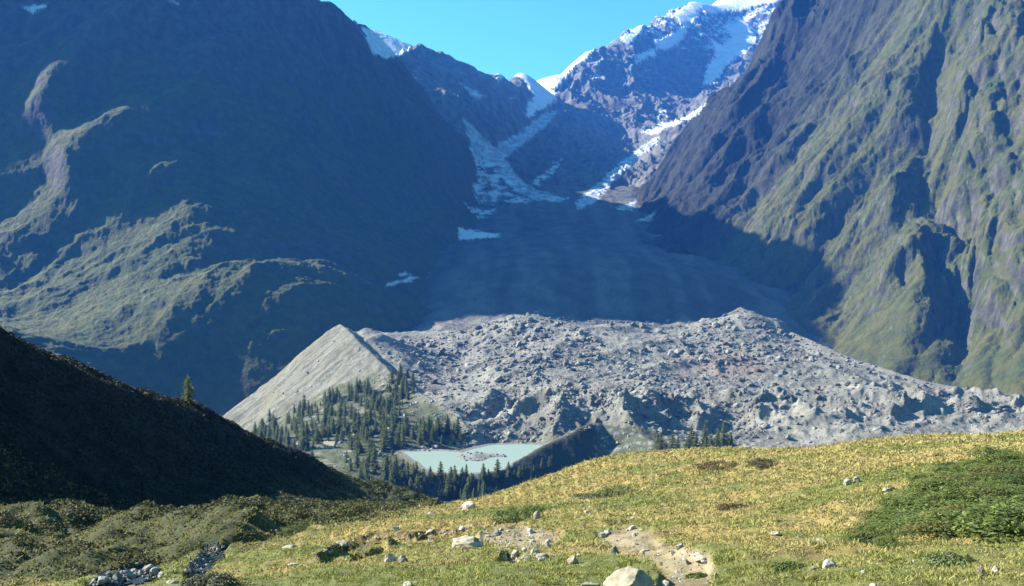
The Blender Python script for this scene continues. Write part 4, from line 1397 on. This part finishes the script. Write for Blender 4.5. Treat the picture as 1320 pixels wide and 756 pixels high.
boxes('chimney', [(-3.4, -2.6, .6, 1.4, 6.2, 8.3)], M_WALL, rf)
M_DARK = plain('dark_timber', (.05, .045, .04))
for x0 in (-4.2, -1.6, 3.0):
    boxes('window', [(x0, x0 + 1.1, -3.58, -3.46, 1.5, 2.9)], M_DARK, hut)
boxes('door', [(.7, 1.8, -3.58, -3.46, 0, 2.2)], M_DARK, hut)

# ------------------------------------------------------------------ shaded pool at the foot of the hill
print('objects', round(time.time() - T0, 1))


# ------------------------------------------------------------------ water
def water_mat(name, col, rough, spec=0.5):
    m, nt, b = new_mat(name)
    b.inputs['Base Color'].default_value = (*col, 1)
    b.inputs['Roughness'].default_value = rough
    b.inputs['IOR'].default_value = 1.33
    tc = N(nt, 'ShaderNodeTexCoord')
    nb = N(nt, 'ShaderNodeTexNoise', Scale=0.8, Detail=4.0)
    nt.links.new(tc.outputs['Object'], nb.inputs['Vector'])
    bp = N(nt, 'ShaderNodeBump', Strength=0.15, Distance=0.1)
    nt.links.new(nb.outputs['Fac'], bp.inputs['Height'])
    nt.links.new(bp.outputs['Normal'], b.inputs['Normal'])
    return m


a = np.array(LAKE)
gxx, gyy = np.meshgrid(np.arange(a[:, 0].min() - 12, a[:, 0].max() + 12, 2.0), np.arange(a[:, 1].min() - 12, a[:, 1].max() + 12, 2.0))
inside = sd_poly(gxx, gyy, LAKE) < 5.5
ii = np.arange(gxx.size).reshape(gxx.shape)
qq = np.stack([ii[:-1, :-1], ii[:-1, 1:], ii[1:, 1:], ii[1:, :-1]], -1)[inside[:-1, :-1] & inside[:-1, 1:] & inside[1:, 1:] & inside[1:, :-1]]
uu, inv = np.unique(qq, return_inverse=True)
V = np.stack([gxx.ravel()[uu], gyy.ravel()[uu], np.full(len(uu), LAKE_Z)], 1)
lake = link('lake_water', mesh_np('lake_water', V, inv.reshape(-1, 4), True, None, water_mat('milky_glacier_water', (0.25, 0.30, 0.235), 0.3)))
tag(lake, kind='structure')

# ------------------------------------------------------------------ haze
HAZE_D = 0.000047
hz_v = [(-3200, -700, -420), (6000, -700, -420), (6000, 11500, -420), (-3200, 11500, -420)]
hz_v += [(x, y, 3200) for x, y, z in hz_v]
hz = link('haze', mesh_np('haze', hz_v, np.array([[0, 3, 2, 1], [4, 5, 6, 7], [0, 1, 5, 4], [1, 2, 6, 5], [2, 3, 7, 6], [3, 0, 4, 7]]), False))
m = bpy.data.materials.new('haze_air')
m.use_nodes = True
m.node_tree.nodes.clear()
o = m.node_tree.nodes.new('ShaderNodeOutputMaterial')
v = m.node_tree.nodes.new('ShaderNodeVolumePrincipled')
v.inputs['Color'].default_value = (0.06, 0.25, 0.95, 1)
v.inputs['Density'].default_value = HAZE_D
v.inputs['Anisotropy'].default_value = 0.0
m.node_tree.links.new(v.outputs[0], o.inputs['Volume'])
hz.data.materials.append(m)
tag(hz, 'thin blue air haze filling the valley', 'haze', kind='stuff')

# ------------------------------------------------------------------ light
SUN_EL, SUN_AZ = 28.5, -70.0          # azimuth from +Y, clockwise positive: -90 = from the left
w = bpy.data.worlds.new('World')
SC.world = w
w.use_nodes = True
nt = w.node_tree
bg = nt.nodes['Background']
sky = nt.nodes.new('ShaderNodeTexSky')
sky.sky_type = 'NISHITA'
sky.sun_disc = False
sky.sun_elevation = math.radians(SUN_EL)
sky.sun_rotation = math.radians(SUN_AZ)
sky.altitude = 1000
sky.air_density = 1.0
sky.dust_density = 2.5
sky.ozone_density = 1.5
tint = N(nt, 'ShaderNodeVectorMath', operation='MULTIPLY')
tint.inputs[1].default_value = (0.47, 1.22, 1.07)
nt.links.new(sky.outputs[0], tint.inputs[0])
nt.links.new(tint.outputs[0], bg.inputs['Color'])
bg.inputs['Strength'].default_value = 0.058
sl = bpy.data.lights.new('sun', 'SUN')
sl.energy = 5.0
sl.angle = math.radians(0.5)
sl.color = (1.0, 0.93, 0.82)
so = bpy.data.objects.new('sun', sl)
COL.objects.link(so)
az, el = math.radians(SUN_AZ), math.radians(SUN_EL)
dv = (math.sin(az) * math.cos(el), math.cos(az) * math.cos(el), math.sin(el))
from mathutils import Vector
so.rotation_euler = Vector(dv).to_track_quat('Z', 'Y').to_euler()

# ------------------------------------------------------------------ camera and render settings
cd = bpy.data.cameras.new('camera')
cd.sensor_fit = 'HORIZONTAL'
cd.sensor_width = 36.0
cd.lens = 36.0 * F / 1320.0
cd.clip_start = 0.1
cd.clip_end = 60000
co = bpy.data.objects.new('camera', cd)
COL.objects.link(co)
co.rotation_euler = (math.radians(90) - PITCH, 0, 0)
SC.camera = co
SC.view_settings.view_transform = 'Standard'
SC.view_settings.look = 'None'
SC.view_settings.exposure = 1.9
SC.view_settings.gamma = 1.0
SC.render.engine = 'CYCLES'
cy = SC.cycles
cy.use_denoising = True
cy.max_bounces = 6
cy.diffuse_bounces = 3
cy.volume_bounces = 1
cy.transparent_max_bounces = 8
print('script', round(time.time() - T0, 1))
